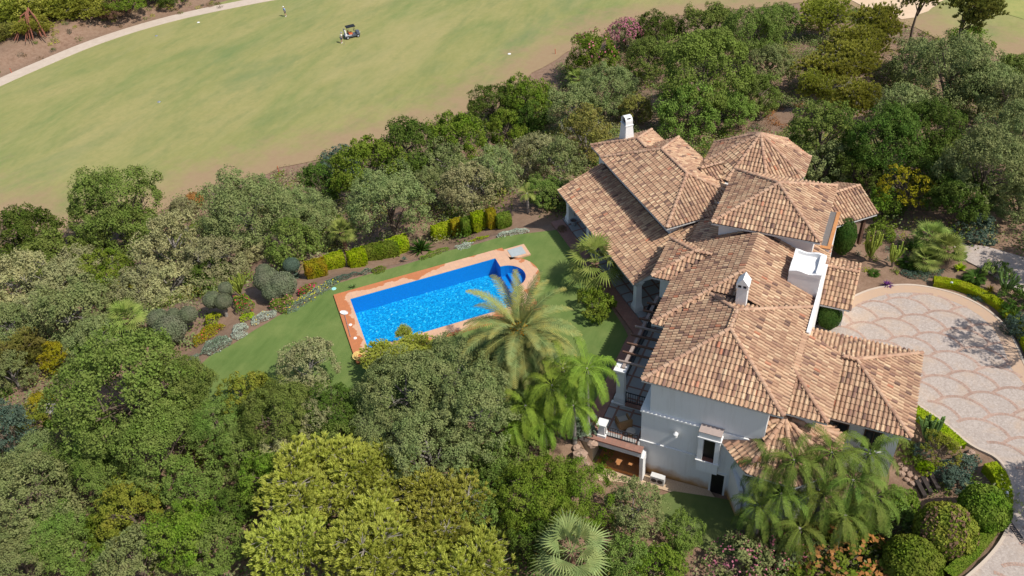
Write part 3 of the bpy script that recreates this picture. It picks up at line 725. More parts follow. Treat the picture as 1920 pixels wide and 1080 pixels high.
def solid(r,parent,dz):
    """roof body under the tiles: grid that follows the slopes, plus the eave edge"""
    x0=min(q.x for q in r.poly);x1=max(q.x for q in r.poly);y0=min(q.y for q in r.poly);y1=max(q.y for q in r.poly)
    m=MB(); body=[]
    import itertools
    # triangulate through ridge points
    segs=ridge_pts(r)
    from mathutils.geometry import delaunay_2d_cdt
    pts=[Vector((q.x,q.y)) for q in r.poly]; n0=len(pts); edges=[]
    def idx(p):
        for i,q in enumerate(pts):
            if (q-p).length<1e-3: return i
        pts.append(p.copy()); return len(pts)-1
    for a,b in segs:
        i,j=idx(Vector(a[:2])),idx(Vector(b[:2])); edges.append((i,j))
    if r.name=='X': edges=[];pts=pts[:n0]; i=idx(Vector((-3.19,40.51))); edges.append((1,i))
    vs,es,fs,_,_,_=delaunay_2d_cdt(pts,edges,[list(range(n0))],1,1e-4)
    def zz(p): return r.z(p)-.045-dz
    m2=MB()
    for q in fs: m2.poly([tuple(r.T@Vector((vs[i].x,vs[i].y,zz(vs[i])))) for i in q])
    link('roof_underlay',m2.mesh('roof_underlay'),MORTAR,parent)
    m3=MB()
    for i,(a,b,t,n) in enumerate(r.sides):
        if i in r.off and r.name not in('J','D','G','P','K2'): continue
        if r.name in('M3','D'): continue
        za=r.z(a)-.05-dz; zb_=r.z(b)-.05-dz
        A=Vector((a.x,a.y,za)); B=Vector((b.x,b.y,zb_)); dn=Vector((0,0,-.13)); ins=Vector((n.x,n.y,0))*.6
        mid=None
        if i in r.off and r.name in('D','G','P'):
            c=(a+b)/2; C=Vector((c.x,c.y,r.z(c)-.05-dz)); m3.poly([tuple(r.T@p) for p in (A,B,C)]); continue
        m3.poly([tuple(r.T@p) for p in (A+dn,B+dn,B,A)]); m3.poly([tuple(r.T@p) for p in (A+dn+ins,B+dn+ins,B+dn,A+dn)])
    if m3.v: link('eave',m3.mesh('eave'),SOFF,parent)
for i,r in enumerate(ROOFS):
    rp=build_roof(r); build_caps(r,rp); solid(r,rp,.004*i)
# walls ------------------------------------------------------------
def W_(name,boxes,mat=WALL,parent=None,T=None):
    m=MB()
    for b in boxes: m.box(*b,M=T)
    return m.build(name,mat,parent or villa)
W_('wall',[(-9.8,-2.8,35.74,51.0,5.8,8.52)])                  # upper storey of the front block
fw=W_('wall',[(-10.3,-2.8,35.64,44.0,-.6,5.75)])              # lower two storeys
W_('string_course',[(-10.38,-6.55,35.56,35.745,5.69,5.8),(-10.38,-6.55,35.57,35.642,2.94,3.04),(-10.40,-9.79,35.745,39.0,5.69,5.8)],WHITE2,fw)
W_('wall',[(-10.6,-2.4,44.4,53.0,3.0,8.3)])
W_('wall',[(-2.8,-.2,37.5,42.6,3.0,7.45)])
W_('wall',[(-2.3,4.55,39.5,46.0,0.0,5.95)])
W_('wall',[(-1.9,-.1,51.0,55.2,3.0,5.5)])
W_('wall',[(-9.5,-3.0,50.62,57.15,3.0,10.55)])
W_('wall',[(-56.7,-46.2,27.3,33.6,2.0,8.52)],T=TK)
W_('wall',[(-59.9,-50.5,27.8,32.7,0,7.9)],T=TK)
W_('wall',[(-12.4,-7.0,46.25,50.0,6.1,8.2)])
W_('wall',[(-11.0,-5.0,55.0,60.0,3,9.0)])
m=MB(); m.prism([tuple(q) for q in octa(-9.1,62,3.4)],1.5,9.1); m.build('wall',WALL,villa)
m=MB(); m.prism([tuple(q) for q in octa(-1.9,37.0,2.7)],-.6,5.15); m.build('wall',WALL,villa)
# parapet walls on the driveway side
par=W_('parapet',[(-1.93,-1.80,42.95,50.3,2.8,8.75),(-1.97,-1.77,42.9,50.3,8.75,8.81)],WHITE2)
W_('wall',[(-2.62,-1.95,52.2,57.0,3.0,8.7)])
OR2=ORANGET
W_('parapet_coping',[(-2.62,-1.9,52.15,52.45,8.705,8.78),(-2.15,-1.9,52.45,57.05,8.705,8.78)],OR2)
W_('gutter_bed',[(-2.60,-2.16,52.46,57.0,8.703,8.72)],simple('grey_gravel_roof',(.2,.18,.17),(.1,.09,.085),20,.9))
# gatehouse posts
W_('post',[(-43.95,-43.7,43.4,43.65,3,6.1),(-43.95,-43.7,38.5,38.75,3,6.1),(-48,-47.75,43.4,43.65,3,6.1)],WOODD,T=TK)
# windows and doors ------------------------------------------------
FR=simple('dark_frame',(.10,.06,.04),None,5,.6)
def glassmat():
    m,nt,N,L=newmat('window_glass'); p=finish(N,L,(.03,.035,.04),.08,None,0,0,.6); return m
GLASS=glassmat()
def window(x0,x1,y,z0,z1,face='-y',T=None,sill=True):
    if face=='-y': fb=(x0,x1,y-.05,y+.0,z0,z1); gb=(x0+.09,x1-.09,y-.062,y-.052,z0+.09,z1-.09); mb=((x0+x1)/2-.03,(x0+x1)/2+.03,y-.075,y-.063,z0+.09,z1-.09); sb=(x0-.12,x1+.12,y-.16,y-.0,z0-.1,z0-.003)
    else: fb=(y+.0,y+.05,x0,x1,z0,z1); gb=(y+.052,y+.062,x0+.09,x1-.09,z0+.09,z1-.09); mb=(y+.063,y+.075,(x0+x1)/2-.03,(x0+x1)/2+.03,z0+.09,z1-.09); sb=(y,y+.16,x0-.12,x1+.12,z0-.1,z0-.003)
    w=W_('window',[fb],FR,T=T); W_('pane',[gb],GLASS,w,T); W_('glazing_bar',[mb],FR,w,T); W_('sill',[sb],WHITE2,w,T)
window(.4,1.7,39.5,3.6,5.2); window(2.6,3.7,39.5,3.6,5.2)
window(42.9,44.9,4.55,3.6,5.1,'+x')
window(36.2,37.3,.8,1,3,'+x')
window(-55.5,-54,27.3,3.1,5.3,T=TK); window(-52.5,-51,27.3,3.1,5.3,T=TK); window(-49.8,-48.3,27.3,3.1,5.3,T=TK)
window(40.2,41.6,-.2,5.9,7.0,'+x')
# bay window on the shaded front wall
BX0,BX1,BY=-6.5,-5.17,35.05
bay=W_('bay_window',[(BX0,BX1,BY,35.64,2.4,3.35)],WALL)
W_('bay_roof',[(BX0-.06,BX1+.06,BY-.06,35.64,5.45,5.53),(BX0,BX1,BY,35.73,5.53,5.95),],WHITE2,bay); W_('bay_top',[(BX0-.03,BX1+.03,BY-.03,35.73,5.95,6.0)],BAYTOP,bay)
W_('bay_post',[(BX0,BX0+.3,BY,35.64,3.43,5.45),(BX1-.3,BX1,BY,35.64,3.43,5.45)],WHITE2,bay)
W_('bay_sill',[(BX0-.08,BX1+.08,BY-.08,35.64,3.35,3.43)],WHITE2,bay)
W_('pane',[(BX0+.3,BX1-.3,BY+.30,BY+.32,3.43,5.45)],DARKIN,bay)
W_('reveal',[(BX0+.3,BX1-.3,BY+.01,BY+.3,3.43,3.46)],simple('reveal_red',(.22,.10,.07),None,4,.8),bay)
dr=W_('door',[(-5.55,-4.75,35.6,35.65,-.2,1.9)],DARKIN); W_('door_frame',[(-5.67,-5.55,35.56,35.642,-.2,2.02),(-4.75,-4.63,35.56,35.642,-.2,2.02),(-5.55,-4.75,35.56,35.642,1.9,2.02)],WHITE2,dr)
# wall lantern
lx_=P(1256,813,5.0); 
ln=W_('wall_lantern',[(-8.12,-7.88,35.42,35.64,4.52,4.6)],WHITE2)
m=MB(); m.lathe([(.09,0),(.13,.05),(.14,.3),(.17,.31),(.05,.46),(.0,.5)],(-8.0,35.36,4.5),10); m.build('lantern_shade',WHITE2,ln)
# chimneys ---------------------------------------------------------
ch=MB()
T1=Matrix.Translation((-20.5,63.0,0))@Matrix.Rotation(math.radians(-45),4,'Z')
def frustum(m,T,x,y,z0,x1,y1,z1):
    v=[T@Vector((sx*x,sy*y,z0)) for sx,sy in((-1,-1),(1,-1),(1,1),(-1,1))]+[T@Vector((sx*x1,sy*y1,z1)) for sx,sy in((-1,-1),(1,-1),(1,1),(-1,1))]
    n=len(m.v); m.v+=[tuple(p) for p in v]
    for f in ((3,2,1,0),(4,5,6,7),(0,1,5,4),(1,2,6,5),(2,3,7,6),(3,0,4,7)): m.f.append(tuple(n+i for i in f)); m.t.append(.5)
T1=T1@Matrix.Translation((0,0,2.0))@Matrix.Diagonal((.78,.78,.76,1)); frustum(ch,T1,.85,.62,7.6,.6,.42,10.6); c1=ch.build('chimney',WHITE2,villa)
m=MB(); frustum(m,T1,.66,.48,10.6,.66,.48,10.7)
ar=[(-.58,10.7),(-.58,11.1)]+[(.58*math.cos(math.radians(a)),11.1+.55*math.sin(math.radians(a))) for a in range(165,0,-15)]+[(.58,11.1),(.58,10.7)]
for i in range(len(ar)-1):
    (xa,za),(xb,zb2)=ar[i],ar[i+1]
    for k,(aa,bb) in enumerate((((xa,za),(xb,zb2)),((xa*.82,za-.07),(xb*.82,zb2-.07)))):
        m.poly([T1@Vector((aa[0],-.42,aa[1])),T1@Vector((bb[0],-.42,bb[1])),T1@Vector((bb[0],.42,bb[1])),T1@Vector((aa[0],.42,aa[1]))])
    for yy in (-.42,.42): m.poly([T1@Vector((xa,yy,za)),T1@Vector((xb,yy,zb2)),T1@Vector((xb*.82,yy,zb2-.07)),T1@Vector((xa*.82,yy,za-.07))])
m.build('chimney_hood',WHITE2,c1)
m=MB(); m.box(-.5,.5,-.2,.2,10.71,11.5,M=T1); m.build('flue',IRON,c1)
c2=W_('chimney',[(-6.50,-5.85,42.65,43.25,9.6,11.35),(-6.56,-5.79,42.59,43.31,11.35,11.43)],WHITE2)
W_('chimney_vent',[(-6.5,-5.85,42.65,43.25,11.43,11.68)],IRON,c2)
W_('vent_pier',[(-6.56,-6.44,42.58,43.32,11.431,11.68),(-5.92,-5.79,42.58,43.32,11.431,11.68),(-6.23,-6.12,42.57,43.33,11.431,11.68)],WHITE2,c2)
m=MB(); 
zt=11.69
for pts in ([(-6.57,42.53,zt),(-5.78,42.53,zt),(-6.17,42.53,zt+.5)],[(-5.78,43.37,zt),(-6.57,43.37,zt),(-6.17,43.37,zt+.5)],[(-6.57,43.37,zt),(-6.57,42.53,zt),(-6.17,42.53,zt+.5),(-6.17,43.37,zt+.5)],[(-5.78,42.53,zt),(-5.78,43.37,zt),(-6.17,43.37,zt+.5),(-6.17,42.53,zt+.5)],[(-6.57,43.37,zt),(-5.78,43.37,zt),(-5.78,42.53,zt),(-6.57,42.53,zt)]): m.poly(pts)
m.build('chimney_cap',WHITE2,c2)
c3=W_('chimney',[(-3.95,-1.95,46.95,49.35,7.6,10.0)],WHITE2)
m=MB()
def wavy(x0,x1,y0,y1):
    # low parapet with soft wavy top
    n=8
    for i in range(n):
        t0,t1=i/n,(i+1)/n
        z0=10.0+.26+.07*math.sin(t0*9+x0+y0); z1=10.0+.26+.07*math.sin(t1*9+x0+y0)
        if x1-x0>y1-y0: A=(x0+(x1-x0)*t0,x0+(x1-x0)*t1); q=[(A[0],y0),(A[1],y0),(A[1],y1),(A[0],y1)]; zs=[z0,z1,z1,z0]
        else: A=(y0+(y1-y0)*t0,y0+(y1-y0)*t1); q=[(x0,A[0]),(x1,A[0]),(x1,A[1]),(x0,A[1])]; zs=[z0,z0,z1,z1]
        m.poly([(a,b,z) for (a,b),z in zip(q,zs)])
        for i1 in range(4):
            j1=(i1+1)%4; m.poly([(q[i1][0],q[i1][1],9.99),(q[j1][0],q[j1][1],9.99),(q[j1][0],q[j1][1],zs[j1]),(q[i1][0],q[i1][1],zs[i1])])
wavy(-3.97,-1.93,46.93,47.1); wavy(-3.97,-1.93,49.2,49.37); wavy(-3.97,-3.8,47.1,49.2); wavy(-2.3,-1.9,47.1,49.2)
m.build('chimney_parapet',WHITE2,c3)
# terrace and paths ------------------------------------------------
def slab(name,poly,z0,z1,mat,parent=None,label=None,cat=None):
    m=MB(); m.prism([(p[0],p[1]) for p in poly],z0,z1); o=m.build(name,mat,parent)
    if label: tag(o,label,cat,kind='structure')
    return o
ter1=[uv(-57.9,23.3).xy,uv(-42.6,23.3).xy,Vector((-13.3,46.6)),Vector((-9,46.6)),Vector((-9,52)),uv(-46,28).xy,uv(-57.9,28).xy]
slab('terrace',ter1,2.2,3.0,TERRK,None,'grey stone terrace with red joints under the left hand porch','terrace')
slab('terrace',[(-13.15,38.35),(-10.0,38.35),(-9.0,46.58),(-13.15,46.58)],2.2,3.006,TERR,None,'grey stone terrace with red joints under the pergola','terrace')
W_('terrace_edge',[(-13.2,-9.9,38.1,38.35,2.7,2.98)],WHITE2); W_('terrace_kerb',[(-12.2,-9.9,38.08,38.55,2.98,3.12)],REDT)
slab('garden_path',[uv(-57.9,22.2).xy,uv(-41.9,22.2).xy,Vector((-14.25,44.7)),Vector((-14.25,34.9)),Vector((-13.25,34.9)),Vector((-13.25,46.5)),uv(-42.4,23.25).xy,uv(-57.9,23.25).xy],2.3,2.92,REDT,None,'dark red paved path along the terrace edge','path')
pt=slab('patio',[(-13.22,35.1),(-10.31,35.1),(-10.31,38.09),(-13.22,38.09)],2.45,2.86,TERR,None,'small square patio with grey flags at the corner of the white wall','patio')
W_('patio_ledge',[(-14.2,-9.95,34.72,35.1,2.35,2.78)],WHITE2); W_('ledge_tiles',[(-13.9,-9.95,34.66,35.22,2.781,2.9)],REDT)
W_('pillar',[(-10.05,-9.82,34.7,35.41,-.3,2.35)],WHITE2)
W_('porch_floor',[(-13.3,-10.06,34.85,37.3,-.6,.32)],ORANGET)
W_('porch_wall',[(-14.2,-10.31,37.3,37.5,-.5,2.44),(-14.3,-13.31,34.8,37.3,-.5,2.34)],simple('cream_wall',(.55,.48,.36),(.45,.4,.3),2,.9))
W_('porch_window',[(-13.0,-12.3,37.22,37.3,.4,2.2),(-11.9,-11.2,37.22,37.3,.4,2.2),(-10.9,-10.4,37.22,37.3,.4,2.2)],DARKIN)
# columns
def column(x,y,z0,z1,w=.36,T=None,parent=villa,cap=True):
    c=MB(); M=Matrix.Translation((x,y,0))@(Matrix.Rotation(math.radians(T or 0),4,'Z'))
    w2=w*1.5
    c.box(-w2/2*1.1,w2/2*1.1,-w2/2*1.1,w2/2*1.1,z0,z0+.42,M=M); frustum(c,M,w2/2,w2/2,z0+.42,w2/2*.8,w2/2*.8,z0+.75)
    frustum(c,M,w2/2*.78,w2/2*.78,z0+.75,w/2*1.05,w/2*1.05,z1-.45)
    frustum(c,M,w/2*1.1,w/2*1.1,z1-.45,w2/2*1.1,w2/2*1.1,z1-.12); c.box(-w2/2*1.2,w2/2*1.2,-w2/2*1.2,w2/2*1.2,z1-.12,z1,M=M)
    return c.build('column',WHITE2,parent)
for u_ in (-57.2,-53.0,-48.6): p_=uv(u_,23.75); column(p_.x,p_.y,3.0,5.9,.42,45)
p_=uv(-44.15,23.6); column(p_.x,p_.y,3.0,5.85,.42,45)
mw=MB(); mw.box(-57.6,-43.75,23.45,23.8,5.72,6.08,M=TK); mw.box(-44.05,-43.75,23.8,28.5,5.9,6.2,M=TK); mw.build('porch_beam',WHITE2,villa)
column(-12.65,38.6,3.0,6.0,.46)
# half open column head on the pergola pier
pg=MB(); pg.box(-12.62,-12.42,38.5,46.3,6.0,6.14); pg.build('pergola_beam',WOODG,villa)
for k_ in range(8):
    y_=38.95+k_*.9; m=MB(); m.box(-13.0,-9.85,y_-.06,y_+.06,6.145,6.27); m.build('rafter',WOODD if k_%4 else WOODG,villa)
def railing(x0,x1,y,z,h=.95,axis='x'):
    m=MB(); L=x1-x0
    def b(a0,a1,c0,c1,z0,z1):
        if axis=='x': m.box(a0,a1,y+c0,y+c1,z0,z1)
        else: m.box(y+c0,y+c1,a0,a1,z0,z1)
    b(x0,x1,-.03,.03,z+h,z+h+.05); b(x0,x1,-.025,.025,z+.08,z+.12)
    n=int(L/.16)
    for i in range(n+1): xx=x0+L*i/n; b(xx-.014,xx+.014,-.014,.014,z+.12,z+h)
    b(x0-.03,x0+.03,-.03,.03,z,z+h+.1); b(x1-.03,x1+.03,-.03,.03,z,z+h+.1)
    return m.build('railing',IRON,villa)
railing(-12.2,-9.95,38.3,3.12); railing(39.0,46.2,-12.95,3.0,axis='y'); railing(-12.55,-10.4,35.2,2.9,.9)
# small white pier at the patio corner
pr=W_('pier',[(-12.98,-12.55,35.02,35.45,2.9,4.0)],WHITE2); W_('pier_cap',[(-13.08,-12.45,34.92,35.55,4.0,4.12)],WHITE2,pr); W_('pier_base',[(-13.05,-12.48,34.95,35.52,2.9,3.1)],WHITE2,pr)
# sloping stair wall right of the little door
m=MB()
for (x0,x1,y0,y1,z1,z2) in ((-4.45,-3.6,35.6,34.2,3.1,2.6),): 
    d=Vector((x1-x0,y1-y0,0)).normalized(); n_=Vector((-d.y,d.x,0))*.28
    a=Vector((x0,y0,0)); b=Vector((x1,y1,0))
    q=[a,b,b+n_,a+n_]; zs=[z1,z2,z2,z1]
    m.poly([(p.x,p.y,z) for p,z in zip(q,zs)])
    for i in range(4):
        j=(i+1)%4; m.poly([(q[i].x,q[i].y,-.5),(q[j].x,q[j].y,-.5),(q[j].x,q[j].y,zs[j]),(q[i].x,q[i].y,zs[i])])
m.build('stair_wall',WALL,villa)
# ---------------------------------------------------------------- vegetation prototypes (unit crown radius 1)
def leafquads(C,Nn,size,asp,rng,jit=.6,curl=0):
    n=len(C)
    Nn=Nn+rng.normal(0,jit,(n,3)); Nn/=np.linalg.norm(Nn,axis=1,keepdims=True)+1e-9
    r=rng.normal(0,1,(n,3)); T=np.cross(Nn,r); T/=np.linalg.norm(T,axis=1,keepdims=True)+1e-9; B=np.cross(Nn,T)
    s=size*rng.uniform(.6,1.3,(n,1))
    a=T*s*.5; b=B*s*.5*asp
    V=np.stack([C-a-b*.55,C+a*.2-b,C+a+b*.55,C-a*.2+b],1).reshape(-1,3)
    F=np.arange(n*4).reshape(n,4)
    return V,F
_cache={}
def crown_mesh(kind,nleaf,size,seed,flat=.78,nbl=26,tuft=9,blob=.36,asp=.6,hollow=.55,drop=.0,core=True):
    key=(kind,nleaf,size,seed)
    if key in _cache: return _cache[key]
    rng=np.random.default_rng(seed)
    # big clumps over an uneven ellipsoid
    d=rng.normal(0,1,(nbl,3)); d/=np.linalg.norm(d,axis=1,keepdims=True); zz=rng.uniform(-.55,1,nbl); q_=np.sqrt(np.maximum(1-zz**2,.02)); h_=np.hypot(d[:,0],d[:,1])+1e-9; d=np.stack([d[:,0]/h_*q_,d[:,1]/h_*q_,zz],1)
    rad=rng.uniform(hollow,.80,(nbl,1)); c1=d*rad; br=blob*rng.uniform(.7,1.25,nbl)
    c1[:,2]*=flat
    # tufts on each clump
    nt=nbl*tuft; idx=np.repeat(np.arange(nbl),tuft)
    e=rng.normal(0,1,(nt,3)); e/=np.linalg.norm(e,axis=1,keepdims=True); e[:,2]=np.abs(e[:,2])*.9-.3; e+=d[idx]*.5; e/=np.linalg.norm(e,axis=1,keepdims=True)
    c2=c1[idx]+e*br[idx][:,None]*rng.uniform(.75,1.0,(nt,1))*np.array([1,1,.85])
    tr=br[idx]*rng.uniform(.26,.42,nt)
    tv=.6*rng.random(nt)+.4*rng.random(nbl)[idx]
    k=rng.integers(0,nt,nleaf)
    f=rng.normal(0,1,(nleaf,3)); f/=np.linalg.norm(f,axis=1,keepdims=True); f=f+e[k]*.6; f/=np.linalg.norm(f,axis=1,keepdims=True)
    C=c2[k]+f*tr[k][:,None]*rng.uniform(.55,1.08,(nleaf,1))
    N_=f*.7+e[k]*.3+np.array([0,0,.35])
    V,F=leafquads(C,N_,size,asp,rng)
    var=np.clip(.5*tv[k]+.5*rng.random(nleaf),0,1)
    me=quadmesh('crown_'+kind,V,F,var); me.name='crown_'+kind
    _cache[key]=me; return me
def pine_mesh(nt,seed,flat=.8,size=.042,perk=26,nbl=30,ln=.10):
    key=('pine',nt,seed,flat)
    if key in _cache: return _cache[key]
    rng=np.random.default_rng(seed)
    d=rng.normal(0,1,(nbl,3)); d[:,2]=rng.uniform(-.7,1.6,nbl); d/=np.linalg.norm(d,axis=1,keepdims=True)
    c1=d*rng.uniform(.35,.78,(nbl,1))*np.array([1,1,flat])
    idx=rng.integers(0,nbl,nt)
    e=rng.normal(0,1,(nt,3)); e[:,2]=np.abs(e[:,2])*.8-.15; e/=np.linalg.norm(e,axis=1,keepdims=True)
    c2=c1[idx]+e*(rng.random((nt,1))**.7*.36+.04)*np.array([1,1,.8])
    k=np.repeat(np.arange(nt),perk); n=len(k)
    f=rng.normal(0,1,(n,3)); f/=np.linalg.norm(f,axis=1,keepdims=True); f=f*.7+e[k]*.9+np.array([0,0,.9]); f/=np.linalg.norm(f,axis=1,keepdims=True)
    s=np.cross(f,rng.normal(0,1,(n,3))); s/=np.linalg.norm(s,axis=1,keepdims=True)+1e-9
    L=ln*rng.uniform(.6,1.2,(n,1)); w=size*.22
    C=c2[k]; V=np.stack([C-s*w,C+s*w,C+f*L+s*w*.5,C+f*L-s*w*.5],1).reshape(-1,3); F=np.arange(n*4).reshape(n,4)
    var=np.clip(.55*rng.random(nt)[k]+.45*rng.random(n),0,1)
    me=quadmesh('crown_pine',V,F,var); _cache[key]=me; _cache[('pinec',nt,seed,flat)]=(c1,c2,idx); return me
def trunk_mesh(key,c1=None,h=1.1,r=.055,seed=1,lean=.1,twigs=None,nl=9,low=.35):
    kk=('trunk',key)
    if kk in _cache: return _cache[kk]
    rng=random.Random(seed); m=MB()
    top=Vector((lean*rng.uniform(-1,1),lean*rng.uniform(-1,1),h*.92)); base=Vector((0,0,-.25))
    mid=(base+top)*.5+Vector((rng.uniform(-1,1),rng.uniform(-1,1),0))*lean*.5
    m.tube([base,mid,top],[r*1.25,r,r*.45],8)
    for i in range(nl):
        t=low+(1-low)*i/nl; p=base.lerp(top,t); a=rng.uniform(0,6.28)
        if c1 is not None: q=Vector(c1[i%len(c1)])+Vector((0,0,h))
        else: q=Vector((math.cos(a)*.62,math.sin(a)*.62,h+rng.uniform(-.1,.45)))
        mm=p.lerp(q,.5)+Vector((0,0,.06)); m.tube([p,mm,q],[r*.5,r*.32,r*.12],5,cap=False)
        for _ in range(3):
            w=mm.lerp(q,rng.uniform(.2,.9)); e=w+Vector((rng.uniform(-1,1),rng.uniform(-1,1),rng.uniform(-.2,1)))*.22; m.tube([w,e],[r*.16,r*.05],4,cap=False)
    if twigs is not None:
        c1,c2,idx=twigs
        for i in range(0,len(c2),3):
            a=Vector(c1[idx[i]])*.9+Vector((0,0,h)); b=Vector(c2[i])+Vector((0,0,h)); m.tube([a,a.lerp(b,.55)+Vector((0,0,.02)),b],[r*.14,r*.10,r*.04],4,cap=False)
    me=m.mesh('trunk'); _cache[kk]=me; return me
# kind: (mesh fn, crown height, flatness)
def proto(shape,v):
    if shape=='big': return crown_mesh('big',26000,.040,100+v,.85,44,10,.33),.98,trunk_mesh(('big',v),seed=v+3)
    if shape=='mid': return crown_mesh('mid',14000,.056,200+v,.85,34,9,.36),.88,trunk_mesh(('mid',v),seed=v+13)
    if shape=='small': return crown_mesh('small',8500,.074,300+v,.85,24,9,.40),.68,trunk_mesh(('small',v),h=.75,seed=v+23)
    if shape=='shrub': return crown_mesh('shrub',4600,.095,400+v,.72,18,8,.45),.42,trunk_mesh(('shrub',v),h=.45,r=.04,seed=v+33)
    if shape=='loose': return crown_mesh('loose',3600,.062,500+v,1.0,24,7,.30,.6,.35),1.2,trunk_mesh(('loose',v),h=1.2,r=.04,seed=v+43,nl=16)
    if shape=='tall': return crown_mesh('tall',10000,.07,600+v,1.5,36,9,.38),1.3,trunk_mesh(('tall',v),h=1.5,r=.06,seed=v+53)
    if shape=='pine':
        me=pine_mesh(1900,700+v); return me,.95,trunk_mesh(('pine',v),_cache[('pinec',1900,700+v,.8)][0],h=.95,seed=v+63,twigs=_cache[('pinec',1900,700+v,.8)],nl=14)
    if shape=='pinelow': return pine_mesh(1900,700+v),.5,trunk_mesh(('pinelow',v),h=.5,seed=v)
    if shape=='pinetall':
        me=pine_mesh(1100,800+v,.75,.05,24,18,.10); return me,2.3,trunk_mesh(('pinetall',v),_cache[('pinec',1100,800+v,.75)][0],h=2.3,r=.05,seed=v+73,lean=.15,twigs=None,nl=14,low=.7)
    if shape=='bare': 
        return None,1.0,trunk_mesh(('bare',v),h=1.0,r=.03,seed=v+83,nl=30,low=.15)
SHAPEH=dict(big=1.25,mid=1.1,small=.75,shrub=.45,loose=1.2,tall=1.5,pine=1.2,pinetall=2.3,bare=1.0)
def solve_ground(px,py,w,hc,zmul=1.0):
    z=0.0
    for _ in range(14):
        p=P(px,py,z); s=FPX/depth(p); R=w/2/s
        z=.5*z+.5*(tz(p.x,p.y)+hc*R*zmul)
    p=P(px,py,z); s=FPX/depth(p); R=w/2/s
    return p,R,tz(p.x,p.y)
NPL=[0]
def plant(name,cat,label,px,py,w,shape,leaf,group=None,v=None,bark=None,sz=1.0,extra=None,hc=None):
    """w = width in the photograph's pixels, so the real size follows from the distance"""
    NPL[0]+=1
    if v is None: v=NPL[0]%5
    me,h,tr=proto(shape,v)
    p,R,zg=solve_ground(px,py,w,h*(1 if hc is None else hc),sz)
    t=empty(name,(p.x,p.y,zg),label,cat,group,rz=random.uniform(0,6.28),s=(R*random.uniform(.92,1.12),R*random.uniform(.92,1.12),R*sz*random.uniform(.9,1.15)))
    if me:
        c=link('crown',me,LM[leaf],t); c.location=(0,0,h)
    if tr: link('trunk' if shape not in('shrub',) else 'stem',tr,bark or BARK,t)
    return t
# ---- palms -------------------------------------------------------
def frond_feather(m,base,az,el,L,rng,npair=26,wl=.5,droop=1.0,leafw=.045,hang=.4,stiff=.5):
    pts=[]; d=Vector((math.cos(az)*math.cos(el),math.sin(az)*math.cos(el),math.sin(el))); p=Vector(base)
    n=9
    for i in range(n+1):
        pts.append(p.copy()); d=(d+Vector((0,0,-.13*droop*(1+i*.13)))).normalized(); p=p+d*(L/n)
    m.tube(pts,[.035*(1-i/n)+.008 for i in range(n+1)],4,t=.9,cap=False)
    side=Vector((-math.sin(az),math.cos(az),0))
    fv=rng.random()*.55
    for k in range(npair):
        t=.14+.86*k/npair; f=t*n; i=min(int(f),n-1); q=pts[i].lerp(pts[i+1],f-i); dd=(pts[i+1]-pts[i]).normalized(); up=side.cross(dd)
        if up.z<0: up=-up
        ll=wl*(math.sin(math.pi*min(1,t*.86+.12))**.6)*rng.uniform(.85,1.15)
        for s in (-1,1):
            o=(side*s*.75+dd*.55+up*rng.uniform(-.05,.35)*stiff).normalized()
            a=q; b=q+o*ll*.55; c=b+(o*.8+Vector((0,0,-hang))).normalized()*ll*.5
            wv=dd*leafw*.5; tv=fv+rng.random()*.45
            m.poly([a-wv,a+wv,b+wv*.8,b-wv*.8],tv); m.poly([b-wv*.8,b+wv*.8,c+wv*.15,c-wv*.15],tv)
def palm_crown_feather(key,nf,L,seed,wl,droop,hang,npair=26,leafw=.05,elmin=-.5,elmax=1.35,stiff=.5):
    if key in _cache: return _cache[key]
    rng=random.Random(seed); m=MB()
    for i in range(nf):
        az=i*2.39996+rng.uniform(-.15,.15); el=elmax-(elmax-elmin)*(i/nf)**.85+rng.uniform(-.08,.08)
        frond_feather(m,(.08*math.cos(az),.08*math.sin(az),0),az,el,L*rng.uniform(.85,1.1),rng,npair,wl,droop,leafw,hang,stiff)
    me=m.mesh('crown_fronds'); _cache[key]=me; return me
def fan_leaf(m,base,az,el,pl,rl,rng,nseg=22,spread=2.5,droopy=.35):
    d=Vector((math.cos(az)*math.cos(el),math.sin(az)*math.cos(el),math.sin(el))); side=Vector((-math.sin(az),math.cos(az),0)); up=side.cross(d)*-1
    if up.z<0: up=-up
    h=Vector(base)+d*pl; m.tube([base,Vector(base)+d*pl*.5+Vector((0,0,.02)),h],[.02,.015,.012],4,t=.8,cap=False)
    d2=(d+Vector((0,0,-.25))).normalized()
    fv=rng.random()*.55
    for i in range(nseg):
        a0=-spread/2+spread*i/nseg; a1=a0+spread/nseg*1.0; am=(a0+a1)/2
        r1=rl*(.72+.28*math.cos(am*.75))*rng.uniform(.92,1.05)
        def pt(a,r,dz=0): return h+(d2*math.cos(a)+side*math.sin(a))*r+up*(abs(math.sin(a))*.16*r)+Vector((0,0,dz))
        tv=fv+.45*rng.random()
        b0=am-(a1-a0)*.42; b1=am+(a1-a0)*.42; rm=r1*.52
        m.poly([h,pt(b0,rm),pt(am,rm*1.02,.025*rl),pt(b1,rm)],tv); m.poly([pt(b0,rm),pt(am,r1,-droopy*rl*rng.uniform(.2,.5)),pt(b1,rm),pt(am,rm*1.02,.025*rl)],tv)
def palm_crown_fan(key,nf,pl,rl,seed,elmin=-.45,elmax=1.35,nseg=22,droopy=.35,spread=2.6):
    if key in _cache: return _cache[key]
    rng=random.Random(seed); m=MB()
    for i in range(nf):
        az=i*2.39996+rng.uniform(-.2,.2); el=elmax-(elmax-elmin)*(i/nf)**.9
        fan_leaf(m,(0,0,0),az,el,pl*rng.uniform(.85,1.15),rl*rng.uniform(.85,1.1),rng,nseg,spread,droopy)
    me=m.mesh('crown_fans'); _cache[key]=me; return me
